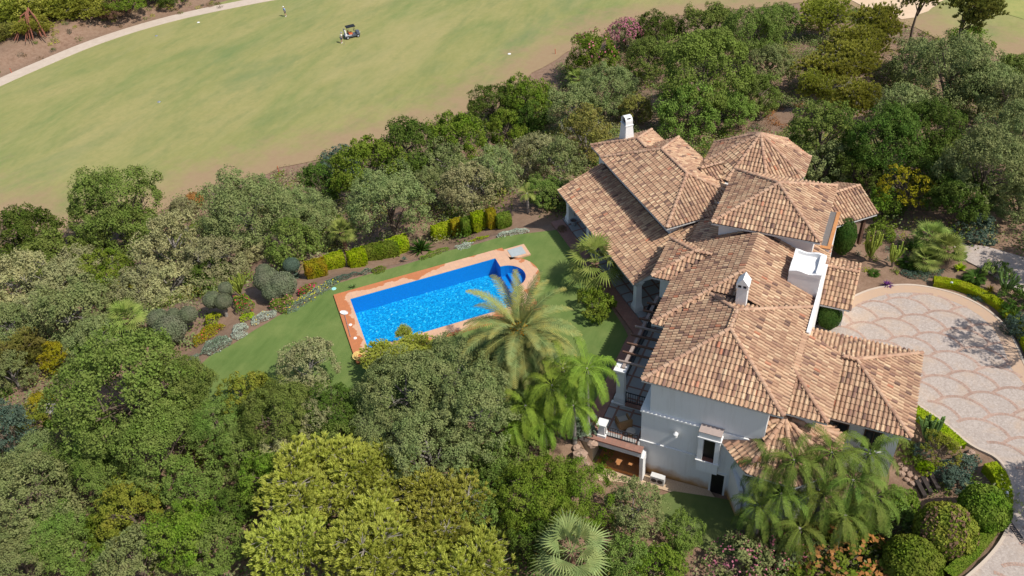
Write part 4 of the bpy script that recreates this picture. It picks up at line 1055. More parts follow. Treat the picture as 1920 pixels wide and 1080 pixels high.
def ptrunk(key,h,r0,r1,bulge=.0,seed=0,lean=.0):
    k=('pt',key)
    if k in _cache: return _cache[k]
    rng=random.Random(seed); m=MB(); n=max(6,int(h/.16)); pts=[];rd=[]
    for i in range(n+1):
        t=i/n; pts.append((lean*t*t,0,h*t-.0)); rr=(r0+(r1-r0)*t)*(1+(.12 if i%2 else -.04)*(1 if bulge else .35))
        if t>.86: rr*=1+bulge*1.6*(t-.86)/.14
        rd.append(rr)
    m.tube(pts,rd,10); me=m.mesh('trunk'); _cache[k]=me; return me
def palm(name,label,cat,px,py,kind,h,s=1.0,leaf='palmfan',bark=None,group=None,rz=None,lean=0.0,fix=None,loc=None):
    """px,py = heart of the crown; h = trunk height in metres"""
    if loc is None:
        z=0.0
        for _ in range(14):
            p=P(px,py,z); z=.5*z+.5*(tz(p.x,p.y)+h)
        p=P(px,py,z); x,y=p.x,p.y; zg=tz(x,y)
    else: x,y,zg=loc
    t=empty(name,(x,y,zg),label,cat,group,rz=random.uniform(0,6.28) if rz is None else rz)
    if kind=='date':
        me=palm_crown_feather('date',62,4.9,3,.58,.8,.10,32,.10,-.85,1.35,.35)
        tr=ptrunk(('date',h),h,.30,.27,.5); 
    elif kind=='queen':
        q=NPL[0]%2; NPL[0]+=1
        me=palm_crown_feather('queen%d'%q,19,3.4,5+q,.75,1.6,2.0,30,.055,-.6,1.3,.6); tr=ptrunk(('queen',round(h,1)),h,.16,.11,.0)
    elif kind=='fan': 
        q=NPL[0]%2; NPL[0]+=1
        me=palm_crown_fan('fan%d'%q,20,.65,1.0,9+q,-.4,1.5,15,.3,2.9); tr=ptrunk(('fan',round(h,1)),h,.20,.19,.35)
    elif kind=='washy':
        me=palm_crown_fan('washy',19,1.0,1.35,19,-.6,1.5,15,.5,2.8); tr=ptrunk(('washy',round(h,1)),h,.24,.20,.3)
    elif kind=='smallfeather':
        me=palm_crown_feather('sf',12,1.3,8,.4,1.0,.3,18,.05,-.1,1.3); tr=ptrunk(('sf',round(h,1)),h,.13,.11,.2)
    elif kind=='cycad':
        me=palm_crown_feather('cycad',38,.85,12,.26,.75,.05,20,.035,-.25,1.0,.4); tr=ptrunk(('cy',round(h,1)),h,.15,.15,.2)
    tr_o=link('trunk',tr,bark or PALMBARK,t)
    c=link('crown',me,LM[leaf],t); c.location=(0,0,h-.03); c.scale=(s,s,s)
    return t
# ---- clipped things ----------------------------------------------
def clipped_mesh(key,fn,n,size,seed):
    """leaf shell on a solid green body; fn(u)->(points,normals)"""
    if key in _cache: return _cache[key]
    rng=np.random.default_rng(seed); C,Nn=fn(rng,n); V,F=leafquads(C,Nn,size,.7,rng,.55); me=quadmesh('clipped',V,F,rng.random(n)); _cache[key]=me; return me
def sph(rng,n):
    d=rng.normal(0,1,(n,3)); d/=np.linalg.norm(d,axis=1,keepdims=True); bump=1+.035*np.sin(d[:,0]*7)*np.cos(d[:,1]*6+d[:,2]*5); return d*(bump*rng.uniform(.93,1.01,n))[:,None],d
def boxs(rng,n):
    # rounded box, unit half size
    d=rng.uniform(-1,1,(n,3)); k=rng.integers(0,3,n); s=np.where(rng.random(n)<.5,-1,1); d[np.arange(n),k]=s
    d[(k==2)&(s<0),2]=1
    p=np.sign(d)*np.abs(d)**1.0; L=np.linalg.norm(d,axis=1)[:,None]; q=p*.55+.45*p/L*1.22
    nn=np.zeros((n,3)); nn[np.arange(n),k]=s; bump=1+.07*np.sin(q[:,0]*5+q[:,2]*4)*np.cos(q[:,1]*6+q[:,0]*3); return q*(bump*rng.uniform(.88,1.03,n))[:,None],nn+d*.5
def ballcore(): 
    if 'core' not in _cache:
        m=MB(); m.ball((0,0,0),.86,14,9); me=m.mesh('core'); me.polygons.foreach_set('use_smooth',[True]*len(me.polygons)); _cache['core']=me
    return _cache['core']
def boxcore():
    if 'bcore' not in _cache:
        m=MB(); m.box(-.74,.74,-.74,.74,-1,.76); _cache['bcore']=m.mesh('core')
    return _cache['bcore']
def clipball(parent,loc,r,leaf,name='clipped_ball',dens=1):
    o=link(name,clipped_mesh(('sph',dens),sph,5200 if dens==1 else 9000,.085 if dens==1 else .06,4),LM[leaf],parent); o.location=loc; o.scale=r if hasattr(r,'__len__') else (r,r,r)
    c=link('inner_foliage',ballcore(),LM[leaf],o); return o
def sh_at(px,py,z): p=P(px,py,z); return p,FPX/depth(p)
def topiary(px,py,balls,label,trunkpx,leaf='topiary'):
    """balls: list of (px,py,width px, height m above ground); trunkpx: foot of the trunk"""
    z=2.7
    f=P(trunkpx[0],trunkpx[1],tz(*P(trunkpx[0],trunkpx[1],2.6).xy)); zg=tz(f.x,f.y)
    t=empty('topiary_tree',(f.x,f.y,zg),label,'topiary','cloud pruned olive trees in the bed')
    m=MB(); cs=[]
    for bx,by,bw,bh in balls:
        p,s=sh_at(bx,by,zg+bh); r=bw/2/s; cs.append((p-Vector((f.x,f.y,zg)),r))
    top=Vector((0,0,0))
    m.tube([(0,0,-.2),(.05,.03,.25),(0,.0,.55)],[.17,.13,.12],8)
    for c,r in cs:
        m.tube([(0,0,.5),(c.x*.5+.05,c.y*.5,.5+(c.z-.5)*.55),(c.x,c.y,c.z-.2)],[.1,.07,.05],6)
    m.build('trunk',BARKGREY,t)
    for c,r in cs: clipball(t,c,(r,r,r*.85),leaf)
    return t
def hedgeblock(px,py,w,hm,leaf,label,dm=.45,rz=45,name='clipped_shrub',cat='shrub',group=None,shape='box',foot=True):
    """px,py = middle of the block; w px wide, hm metres high"""
    z=2.7
    for _ in range(8):
        p=P(px,py,z); z=tz(p.x,p.y)+hm/2
    p=P(px,py,z); s=FPX/depth(p); r=w/2/s; zg=tz(p.x,p.y)
    t=empty(name,(p.x,p.y,zg),label,cat,group,rz=math.radians(rz+random.uniform(-6,6)))
    key='box' if shape=='box' else 'sph'
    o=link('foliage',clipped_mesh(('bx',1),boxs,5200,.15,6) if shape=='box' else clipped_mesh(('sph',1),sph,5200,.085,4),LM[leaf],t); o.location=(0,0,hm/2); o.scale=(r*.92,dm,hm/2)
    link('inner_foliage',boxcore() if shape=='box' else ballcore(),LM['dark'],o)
    return t
def ribbonhedge(name,pts,w,h,leaf,label,z=None,group=None):
    """low clipped hedge following a curve"""
    L_,R_=ribbon([Vector(p) for p in pts],w); cx=[(a+b)/2 for a,b in zip(L_,R_)]
    zs=[(z if z is not None else tz(c.x,c.y)) for c in cx]
    m=MB()
    for i in range(len(L_)-1):
        a,b,c,d=L_[i],R_[i],R_[i+1],L_[i+1]; z0,z1=zs[i],zs[i+1]
        m.poly([(a.x,a.y,z0+h*.93),(b.x,b.y,z0+h*.93),(c.x,c.y,z1+h*.93),(d.x,d.y,z1+h*.93)])
        for p_,q_ in ((b,c),(d,a)):
            zz=(z0,z1) if p_ is b else (z1,z0); m.poly([(p_.x,p_.y,zz[0]-.2),(q_.x,q_.y,zz[1]-.2),(q_.x,q_.y,zz[1]+h*.93),(p_.x,p_.y,zz[0]+h*.93)])
    # leaves
    rng=np.random.default_rng(len(pts)+int(w*10)); C=[];Nn=[]
    for i in range(len(L_)-1):
        seg=(L_[i+1]-L_[i]).length; n=int(seg*(w+2*h)*220)
        for _ in range(n):
            t=rng.random(); a=L_[i].lerp(L_[i+1],t); b=R_[i].lerp(R_[i+1],t); zz=zs[i]+(zs[i+1]-zs[i])*t; q=rng.random()*(w+2*h)
            nr=(a-b).normalized()
            if q<w: k=q/w; pnt=b.lerp(a,k); C.append((pnt.x,pnt.y,zz+h)); Nn.append((0,0,1))
            elif q<w+h: C.append((a.x,a.y,zz+h-(q-w))); Nn.append((nr.x,nr.y,.2))
            else: C.append((b.x,b.y,zz+h-(q-w-h))); Nn.append((-nr.x,-nr.y,.2))
    V,F=leafquads(np.array(C)+rng.normal(0,.015,(len(C),3)),np.array(Nn),.09,.7,rng,.5)
    me=quadmesh('foliage',V,F,rng.random(len(C)))
    t=empty(name,(cx[0].x,cx[0].y,zs[0]),label,'hedge',group)
    o=link('foliage',me,LM[leaf],t); o.matrix_parent_inverse=Matrix.Translation((-cx[0].x,-cx[0].y,-zs[0]))
    o2=link('inner_foliage',m.mesh('inner'),LM[leaf],o)
    return t
# ---- cactus, agave, mats ------------------------------------------
def cactus(px,py,hm,label,leaf='cactus',n=16,spread=.9,seed=1,zb=None,name='candelabra_cactus'):
    """px,py = foot"""
    z=2.6
    for _ in range(6): p=P(px,py,z); z=tz(p.x,p.y)
    p=P(px,py,z)
    rng=random.Random(seed); t=empty(name,(p.x,p.y,z),label,'cactus'); m=MB(); m2=MB()
    m2.tube([(0,0,-.1),(0,0,hm*.45)],[.1,.08],7)
    for i in range(n):
        a=i*2.4; r=spread*rng.uniform(.25,1)*.5; z0=hm*rng.uniform(.1,.35); h1=hm*rng.uniform(.65,1.0)
        x,y=math.cos(a)*r,math.sin(a)*r
        m.tube([(0,0,z0),(x*.7,y*.7,z0+.18*hm),(x,y,z0+.35*hm),(x*1.12,y*1.12,h1)],[.06,.085,.09,.06],5,t=rng.random())
        if rng.random()<.5: 
            m.tube([(x,y,z0+.4*hm),(x*1.35,y*1.35,z0+.5*hm),(x*1.45,y*1.45,h1*.95)],[.05,.06,.05],5,t=rng.random())
    m.build('branches',LM[leaf],t); m2.build('stem',BARK,t); return t
def rosette(px,py,r,label,leaf,n=28,name='agave',cat='agave',w=.07,seed=1,up=.5,group=None):
    z=2.6
    for _ in range(6): p=P(px,py,z); z=tz(p.x,p.y)
    p=P(px,py,z); rng=random.Random(seed); m=MB()
    for i in range(n):
        a=i*2.4; el=rng.uniform(.15,1.3)*up*1.6; d=Vector((math.cos(a)*math.cos(el),math.sin(a)*math.cos(el),math.sin(el))); s=Vector((-math.sin(a),math.cos(a),0))*w*r*2
        L=r*rng.uniform(.8,1.1); b=Vector((0,0,.05)); q=b+d*L*.5; e=b+d*L+Vector((0,0,-.12*r)); tv=rng.random()
        m.poly([b-s*.5,b+s*.5,q+s*.6,q-s*.6],tv); m.poly([q-s*.6,q+s*.6,e+s*.05,e-s*.05],tv)
    o=m.build(name,LM[leaf]); o.location=(p.x,p.y,z); return tag(o,label,cat,group)
def mat_patch(name,pts,leaf,label,cat,h=.22,dens=420,size=.10,flowers=None,seed=1,kind=None,group=None,zb=2.8):
    """low cushion planting inside an outline given in photograph pixels"""
    poly=[P(x,y,zb).xy for x,y in pts]; rng=np.random.default_rng(seed)
    xs=[p.x for p in poly]; ys=[p.y for p in poly]; area=abs(sum(poly[i].x*poly[(i+1)%len(poly)].y-poly[(i+1)%len(poly)].x*poly[i].y for i in range(len(poly))))/2
    n=int((max(xs)-min(xs))*(max(ys)-min(ys))*dens); X=rng.uniform(min(xs),max(xs),n); Y=rng.uniform(min(ys),max(ys),n); D=-pdist(X,Y,poly)+.12*np.sin(X*5)*np.cos(Y*6); ok=D>0; X,Y,D=X[ok],Y[ok],D[ok]
    hh=h*np.clip(D/.35,.15,1)**.5*(1+.35*np.sin(X*4.3+1)*np.cos(Y*3.7)); Z=terr(X,Y)+hh*rng.uniform(.7,1.05,len(X))
    C=np.stack([X,Y,Z],1); Nn=np.stack([rng.normal(0,.4,len(X)),rng.normal(0,.4,len(X)),np.ones(len(X))],1)
    V,F=leafquads(C,Nn,size,.6,rng,.5); o=link(name,quadmesh(name,V,F,rng.random(len(X))),LM[leaf]); tag(o,label,cat,group,kind)
    if flowers:
        fl,fr=flowers; k=rng.random(len(X))<fr; C2=C[k]+np.array([0,0,.06]); V,F=leafquads(C2,Nn[k],.10,.9,rng,.3); link('flowers',quadmesh('flowers',V,F,rng.random(k.sum())),LM[fl],o)
    return o
def blossoms(t,fl,n,size=.09,seed=3,hc=.5,flat=.72):
    """flowers scattered over the crown of plant t (unit radius space)"""
    rng=np.random.default_rng(seed); d=rng.normal(0,1,(n,3)); d[:,2]=np.abs(d[:,2]); d/=np.linalg.norm(d,axis=1,keepdims=True); k=np.sin(d[:,0]*6+seed)*np.sin(d[:,1]*7)>-.3; d=d[k]
    C=d*np.array([1.04,1.04,flat*1.12])*rng.uniform(.88,1.06,(len(d),1)); C[:,2]+=hc
    V,F=leafquads(C,d,size,.9,rng,.4); link('flowers',quadmesh('flowers',V,F,rng.random(len(d))),LM[fl],t)
# ---------------------------------------------------------------- planting, read off the photograph
TR=[ # name, category, label, px, py, width px, shape, leaf
# far top left beyond the path
('pine_tree','pine','dark pine in the very top left corner beyond the buggy path',25,25,150,'pinelow','drypine'),
('pine_tree','pine','pine beside the fallen brown branch in the top left woods',62,62,90,'pinelow','drypine'),
('pine_tree','pine','scrubby pine above the fallen brown branch at top left',115,18,140,'pinelow','drypine'),
('pine_tree','pine','pine between the fallen branch and the round dark bush at top left',172,25,110,'pinelow','drypine'),
('bush','bush','rounded vivid green bush at the edge of the bank above the buggy path',238,14,80,'mid','green'),
('bush','bush','small dark green bush nearest the path end at the top left woods edge',322,2,62,'small','dark'),
('bush','bush','dark bush cut by the top edge left of the path end',285,-6,60,'small','dark'),
('pine_tree','pine','pine trees\' lowest crown at the left picture edge above the bank',0,72,70,'pinelow','darkpine'),
# golf edge, left to right
('oak_tree','oak','large lone dark oak standing on the fairway margin at left',222,386,186,'big','oak'),
('bush','bush','low dark green bush below the fairway at the left picture edge',45,455,140,'mid','dark'),
('bush','bush','green spreading bush under the lone oak to its left',105,492,110,'small','oak'),
('olive_tree','olive','broad grey green wild olive right of the lone oak',462,402,158,'big','greyoak'),
('olive_tree','olive','tall grey wild olive next to the tall dark thicket',552,396,130,'big','greyoak'),
('mastic_tree','tree','dark upright mastic between the grey olives and the fan palm by the hedge',605,350,74,'tall','dark'),
('carob_tree','carob','dense yellowish green carob touching the fairway edge',688,322,125,'mid','green'),
('cork_oak','oak','leafy green cork oak directly behind the clipped hedge and fan palm',735,385,150,'big','greyoak'),
('bush','bush','dark bush against the fairway above the cork oak',770,292,120,'mid','dark'),
('bush','bush','dark green bush with sunlit top on the fairway edge mid picture',855,268,118,'mid','green'),
('bush','bush','dark bush left of the dry gully on the fairway edge',925,200,90,'mid','dark'),
('bush','bush','bright green bush right of the dry gully on the fairway edge',985,190,100,'mid','green'),
('bush','bush','low round green bush below the dry gully',950,246,72,'small','green'),
('bush','bush','green bush just below the bright one near the dry gully',995,226,66,'small','dark'),
('bush','bush','leafy bush with pink blossoms beside the small fan palm on the golf side',1115,112,92,'mid','green'),
('oleander','oleander','tall pink flowering oleander on the fairway edge',1172,70,66,'mid','greyoak'),
('bush','bush','dark green bush right of the pink oleander',1232,58,84,'mid','dark'),
('bush','bush','rounded dark bush below the pink oleander near the red soil gap',1218,116,96,'mid','oak'),
('oak_tree','oak','grey green oak above the white arched chimney',1135,172,118,'big','greyoak'),
('olive_tree','olive','grey olive in front of the red soil patch',1075,205,96,'mid','greyoak'),
('cypress_tree','cypress','loose brownish conifer behind the arched chimney',1192,205,56,'tall','darkpine'),
('leafy_tree','tree','tall leafy light green tree directly behind the tiled roofs',1320,150,170,'big','leafy'),
('leafy_tree','tree','lower leafy light green tree touching the roof behind the round roof',1290,218,120,'mid','leafy'),
('leafy_tree','tree','leafy light green crown between the hexagonal roof and the dark oaks',1370,205,92,'mid','leafy'),
('oak_tree','oak','dark oak at the fairway edge above the tall leafy tree',1330,52,120,'mid','oak'),
('oak_tree','oak','dark oak right of the tall leafy tree top',1405,75,120,'big','oak'),
('oak_tree','oak','dark oak below the yellow pine on its left',1440,128,96,'mid','greyoak'),
('oak_tree','oak','dark oak left of the brown dead scrub',1425,185,80,'mid','oak'),
('oak_tree','oak','small dark oak at the fairway margin left of the yellow pines',1465,42,84,'mid','oak'),
('pine_tree','pine','highest yellowish pine crown below the bunker',1545,28,96,'pine','drypine'),
('pine_tree','pine','broad yellow green pine above the brown dead scrub',1570,120,130,'pine','drypine'),
('pine_tree','pine','yellow green pine on the right side of the pine group below the bunker',1640,62,104,'pine','drypine'),
('pine_tree','pine','lower yellow pine leaning over the brown dead scrub',1600,190,104,'pine','drypine'),
('stone_pine','pine','dark umbrella pine with bare trunk in front of the bunker',1728,-6,96,'pinetall','darkpine'),
('stone_pine','pine','round dark pine with short trunk right of the umbrella pine',1812,30,118,'pinetall','darkpine'),
('holm_oak','oak','large grey green holm oak with crooked trunk right of the yellow pines',1790,142,130,'big','greyoak'),
('holm_oak','oak','grey holm oak crown at the right behind the brown scrub',1850,165,110,'big','greyoak'),
('holm_oak','oak','dark holm oak just left of the crooked trunk',1715,128,88,'mid','greyoak'),
('bush','bush','green bush under the round dark pine',1815,88,60,'small','green'),
('bush','bush','bush at the right edge below the putting green',1908,150,90,'small','oak'),
# woods right behind the roofs
('bush','bush','olive green bush touching the octagonal roof on its right',1540,262,104,'mid','oak'),
('bush','bush','grey green bush behind the gatehouse roof',1545,318,80,'small','greyoak'),
('dark_tree','tree','dark tree with dense crown right of the octagonal roof',1655,270,120,'big','dark'),
('dark_tree','tree','tall dark green tree in the middle of the right hand woods',1735,262,120,'big','dark'),
('dark_tree','tree','dark round crown behind the gatehouse roof ridge',1610,320,76,'mid','dark'),
('dark_tree','tree','dark crown behind the sparse magnolia tree',1755,330,90,'mid','dark'),
('holm_oak','oak','grey green oak at the right, nearest the entrance road',1850,330,140,'big','greyoak'),
('holm_oak','oak','grey green oak above the entrance road at the right edge',1905,265,120,'big','greyoak'),
('holm_oak','oak','grey oak at the right picture edge level with the gatehouse roof',1915,380,90,'mid','greyoak'),
('bush','bush','dark bush between the two grey oaks above the entrance road',1800,385,86,'mid','dark'),
('sparse_tree','magnolia','sparse light leaved tree with pale trunk in the planted bed by the gatehouse',1702,352,100,'loose','yellow'),
('bush','bush','bluish grass like shrub at the near edge of the entrance road',1825,432,70,'shrub','bluegreen'),
# olive band behind the pool
('olive_tree','olive','pale grey olive left of the bare grey bush',1005,300,92,'mid','olive'),
('olive_tree','olive','grey olive just left of the villa porch roof',1050,318,80,'tall','greyoak'),
('olive_tree','olive','grey green olive behind the bare grey bush',1100,255,86,'tall','darkpine'),
('olive_tree','olive','grey olive behind the short palm trunk',930,320,100,'mid','greyoak'),
('olive_tree','olive','pale broad olive behind the row of clipped shrubs',880,355,104,'mid','paleolive'),
('olive_tree','olive','grey olive between the carob and the pale broad olive',832,312,100,'mid','greyoak'),
('olive_tree','olive','small grey olive above the clipped hedge centre',800,352,70,'small','greyoak'),
('bush','bush','dark bush in the gap behind the short palm trunk',1020,360,70,'mid','oak'),
('bush','bush','dark shadowy bush behind the porch column',1052,372,60,'small','oak'),
('bare_bush','bush','leafless grey bush among the olives above the porch',1064,240,44,'bare','brown'),
# left slope scrub
('olive_tree','olive','pale scrubby olive below the lone oak',330,470,130,'mid','paleolive'),
('olive_tree','olive','yellowish olive scrub right of the pale scrubby olive',405,492,110,'mid','olive'),
('bush','bush','pale yellow green bush above the large topiary',478,470,54,'small','paleolive'),
('bush','bush','dark juniper like bush beside the yellow cactus',392,520,84,'small','dark'),
('bush','bush','dark green bush between the big topiary and the fan palm by the hedge',545,462,90,'small','oak'),
('bush','bush','grey green bush behind the clipped yellow shrub',590,440,84,'small','greyoak'),
('olive_tree','olive','light olive tree at the left edge of the slope below the dark bush',60,545,140,'mid','paleolive'),
('olive_tree','olive','grey olive with dry twigs in the middle of the left slope',150,590,140,'mid','greyoak'),
('bush','bush','green bush below the bare soil patch under the lone oak',190,520,110,'small','green'),
('olive_tree','olive','olive scrub above the fan palm on the left slope',260,545,110,'mid','olive'),
('bush','bush','yellow green scrub left of the fan palm on the slope',235,558,70,'shrub','yellow'),
('olive_tree','olive','dark grey olive at the left edge of the slope, half way down',28,620,96,'mid','greyoak'),
('pine_tree','pine','small yellow pine cut by the left edge halfway down',4,600,36,'pine','yellow'),
('olive_tree','olive','grey olive left of the yellow flowering conifer',65,590,90,'mid','olive'),
('cypress_tree','cypress','narrow yellow green conifer left of the giant carob',104,670,52,'tall','yellow'),
('pine_tree','pine','pale dry pine left of the yellow green conifer',45,665,90,'pine','darkpine'),
('bush','bush','bushy olive between the fan palm and the giant carob',190,660,90,'small','oak'),
# bottom left woods
('carob_tree','carob','giant spreading carob dominating the lower left',235,745,230,'big','oak'),
('carob_tree','carob','right half of the giant carob crowns beside the lawn tip',325,728,135,'big','oak'),
('carob_tree','carob','lower crown of the big carobs above the yellow green bush',300,850,170,'big','oak'),
('carob_tree','carob','left crown of the big carobs near the stone steps',170,830,140,'big','oak'),
('carob_tree','carob','small crown of the big carobs in the middle of the lower left woods',410,800,120,'big','oak'),
('carob_tree','carob','large grey green tree in the bottom left corner woods',50,940,190,'big','greyoak'),
('carob_tree','carob','grey green tree at the bottom left edge of the picture',30,1050,150,'big','greyoak'),
('tamarisk','tree','feathery blue green tree cut by the left picture edge',5,820,110,'tall','bluegreen'),
('bush','bush','yellow green bush in the shade between the lower left trees',240,955,124,'mid','yellowolive'),
('bush','bush','smaller dark yellow green bush left of the shaded gap',205,1000,80,'small','green'),
('dark_tree','tree','dark green tree at the bottom edge left of the bright pines',345,1010,130,'mid','green'),
('dark_tree','tree','grey green tree cut by the bottom edge at left',260,1060,130,'mid','greyoak'),
('carob_tree','carob','green crown above the bottom left gap, right of the yellow bush',360,915,120,'mid','oak'),
('dark_tree','tree','dark crown in the shadows left of the bright pines',430,955,90,'mid','dark'),
('dark_tree','tree','dark green tree at the bottom edge, second from the left corner',140,1050,110,'mid','oak'),
('hedge_bush','bush','light green ivy like bush on the stone steps at left',62,795,56,'shrub','yellowolive'),
('hedge_bush','bush','yellow green shrub above the stone steps at left',75,760,48,'shrub','yellow'),
('bush','bush','small green bush beside the stone steps',100,800,34,'shrub','green'),
# lower middle woods
('olive_tree','olive','pale grey olive at the lower edge of the lawn',580,690,120,'mid','olive'),
('bush','bush','dark yellow green bush at the tip of the lawn',462,742,96,'small','yellowolive'),
('oak_tree','oak','green oak below the pale grey olive',520,775,140,'big','oak'),
('oak_tree','oak','dark oak between the giant carob and the green oak',455,850,110,'mid','oak'),
('olive_tree','olive','slim pale olive in the middle of the lower woods',530,850,84,'mid','paleolive'),
('dark_tree','tree','dark green tree below the lawn shadow',620,770,110,'mid','dark'),
('dark_tree','tree','dark tree between the slim pale olive and the big grey olive',625,840,100,'mid','oak'),
('olive_tree','olive','huge grey olive in the lower centre, left part of its canopy',755,735,150,'big','greyoak'),
('olive_tree','olive','huge grey olive canopy directly below the pool corner pine',850,700,150,'big','greyoak'),
('olive_tree','olive','huge grey olive canopy beside the yellow green palms',890,775,160,'big','greyoak'),
('olive_tree','olive','lower part of the grey olives above the bright pines',800,850,160,'big','greyoak'),
('olive_tree','olive','grey olive crown over the bright pine tops, farthest left of the grey group',715,810,120,'big','greyoak'),
('pine_tree','pine','small bright pine at the near left pool corner',720,680,88,'pine','pine'),
('pine_tree','pine','bright young pine overlapping the pool edge',775,655,84,'pine','pine'),
('pine_tree','pine','little round pine top in front of the pool water',758,626,36,'pine','pine'),
('bush','bush','green bush below the queen palms left of the rocks',920,860,100,'mid','oak'),
('bush','bush','mid green bush under the yellow hanging palm fronds',985,850,96,'small','oak'),
('carob_tree','carob','dense bright green carob below the rock garden',1000,930,150,'big','green'),
('carob_tree','carob','right crown of the bright green carobs next to the gravel strip',1085,925,130,'big','green'),
('dark_tree','tree','dark green tree left of the dense green carob',930,905,90,'mid','dark'),
('olive_tree','olive','fine leaved grey olive between the green carob and the lower lawn',1190,950,104,'tall','greyoak'),
('bush','bush','upright light green bush on the lower lawn',1280,1000,74,'small','leafy'),
('bush','bush','green bush cut by the bottom edge under the fine leaved olive',1235,1065,90,'small','green'),
('pine_tree','pine','large bright yellow green pine in the bottom foreground, left crown',600,900,210,'pine','pine'),
('pine_tree','pine','bright pine crown in the bottom foreground, upper middle',705,890,150,'pine','pine'),
('pine_tree','pine','bright pine at the bottom edge left of centre',545,1010,190,'pine','pine'),
('pine_tree','pine','bright pine crown in front of all others at the bottom edge',700,1030,210,'pine','pine'),
('pine_tree','pine','bright pine crown with grey twigs right of the shaded gap',820,965,190,'pine','pine'),
('pine_tree','pine','bright pine at the bottom edge beside the silver fan palm',860,1055,190,'pine','pine'),
('oleander','oleander','pink oleander mass at the bottom edge below the lower lawn',1385,1062,120,'shrub','greyoak'),
('oleander','oleander','pink oleander right of the lower lawn under the palms',1480,1040,110,'shrub','greyoak'),
('oleander','oleander','pink oleander next to the browning juniper',1535,1010,70,'shrub','greyoak'),
('juniper','juniper','wide flat topped juniper with browned patches at the bottom edge',1590,1055,165,'shrub','green'),
('small_tree','tree','small yellow leaved tree beside the dark cactus by the garage',1765,840,72,'loose','yellowolive'),
('bush','bush','dark bush in the shade below the timber steps',1660,985,90,'small','oak'),
('bush','bush','grey blue shrub near the timber steps',1795,900,50,'shrub','bluegreen'),
('bush','bush','shaded shrub behind the date palm on the lawn edge',1115,578,72,'shrub','green'),
('bush','bush','flowering green shrub under the small white pier',1125,845,52,'shrub','green'),
('bush','bush','low bush between the rocks and the patio path',1095,815,44,'shrub','lavender'),
('bush','bush','round low shrub at the foot of the thin grey palm trunk',1062,800,46,'shrub','lavender'),
# fillers seen between the larger crowns
('oak_tree','oak','shaded oak under the lower edge of the giant carob',200,900,130,'big','oak'),
('oak_tree','oak','oak crown between the yellow green bush and the bright pines',400,1020,120,'mid','oak'),
('oak_tree','oak','oak crown at the bottom left, right of the corner tree',95,1000,130,'big','oak'),
('oak_tree','oak','oak crown in the far lower left behind the stone steps',60,870,120,'big','greyoak'),
('oak_tree','oak','green crown left of the bright pines in the lower woods',500,900,110,'mid','green'),
('olive_tree','olive','grey olive crown just above the bright pine crowns',600,800,100,'mid','olive'),
('oak_tree','oak','dark green crown between the bright pines and the green carob',900,975,110,'mid','oak'),
('oak_tree','oak','dark crown behind the silver fan palm',1000,1010,110,'mid','dark'),
('oak_tree','oak','green crown at the bottom edge right of the silver fan palm',1175,1050,100,'mid','oak'),
('olive_tree','olive','grey olive on the left slope under the dark bush',110,540,110,'mid','olive'),
('olive_tree','olive','dull olive on the left slope above the giant carob',180,640,100,'mid','greyoak'),
('olive_tree','olive','pale olive scrub in the centre of the left slope',320,540,100,'small','paleolive'),
('olive_tree','olive','grey olive between the left slope palm and the dark bush',140,505,90,'small','olive'),
('olive_tree','olive','grey olive at the far left below the light olive tree',20,700,90,'mid','greyoak'),
('oak_tree','oak','dense dark base crown of the lone oak on the fairway margin',232,425,110,'mid','oak'),
('oak_tree','oak','oak right of the dry brown scrub on the right slope',1690,210,90,'mid','greyoak'),
('oak_tree','oak','oak behind the crooked trunk at the far right',1900,215,100,'mid','greyoak'),
('oak_tree','oak','shaded oak left of the entrance road at the right',1780,300,90,'mid','oak'),
('bush','bush','light green bush above the gatehouse bed on the right',1655,385,60,'small','green'),
('pine_tree','pine','yellow green pine in the middle of the pine group at upper right',1605,95,100,'pine','drypine'),
('pine_tree','pine','yellow green pine lowest left in the pine group at upper right',1530,170,80,'pine','drypine'),
('bush','bush','bushy shrub on the fairway edge above the bright carob',640,305,70,'small','bluegreen'),
('bush','bush','green bush on the fairway edge between the lone oak and grey olive',345,395,50,'small','olive'),
('bush','bush','rusty brown shrub on the fairway edge beside the grey olive',362,378,36,'shrub','deadorange'),
('bush','bush','dense scrub behind the first pines in the top left corner',140,-10,110,'mid','drypine'),
('bush','bush','scrub behind the fallen branch at top left',60,5,110,'mid','drypine'),
('bush','bush','low scrub at the foot of the top left woods',215,30,60,'small','brown'),
('bush','bush','small green shrub in the rock edged bed by the garage',1715,862,34,'shrub','green'),
('bush','bush','yellowish shrub in the rock edged bed by the garage',1740,880,32,'shrub','limegreen'),
('bush','bush','blue green shrub at the foot of the dark cactus by the garage',1728,845,34,'shrub','bluegreen'),
('bush','bush','green shrub under the garage roof corner',1690,835,40,'shrub','oak'),
('bush','bush','dry brown shrub on the lower lawn edge under the palms',1400,1010,46,'shrub','greybrown'),
('bush','bush','dark green shrub on the shaded slope under the palms',1600,1010,70,'small','dark'),
('bush','bush','mossy dark shrub between the palms and the round bushes',1690,950,60,'shrub','green'),
# planted bed by the gatehouse
('bush','bush','green shrub left of the sparse pale trunk in the planted bed',1650,440,50,'shrub','green'),
('bush','bush','dark green shrub behind the cycads in the planted bed',1730,475,56,'shrub','dark'),
('bush','bush','grey green shrub at the end of the curved clipped hedge',1868,510,50,'shrub','oak'),
('bush','bush','dark shrub at the right edge beside the curved clipped hedge',1905,560,56,'shrub','dark'),
('bush','bush','dark shrub at the right edge further along the curved hedge',1912,610,50,'shrub','bluegreen'),
]
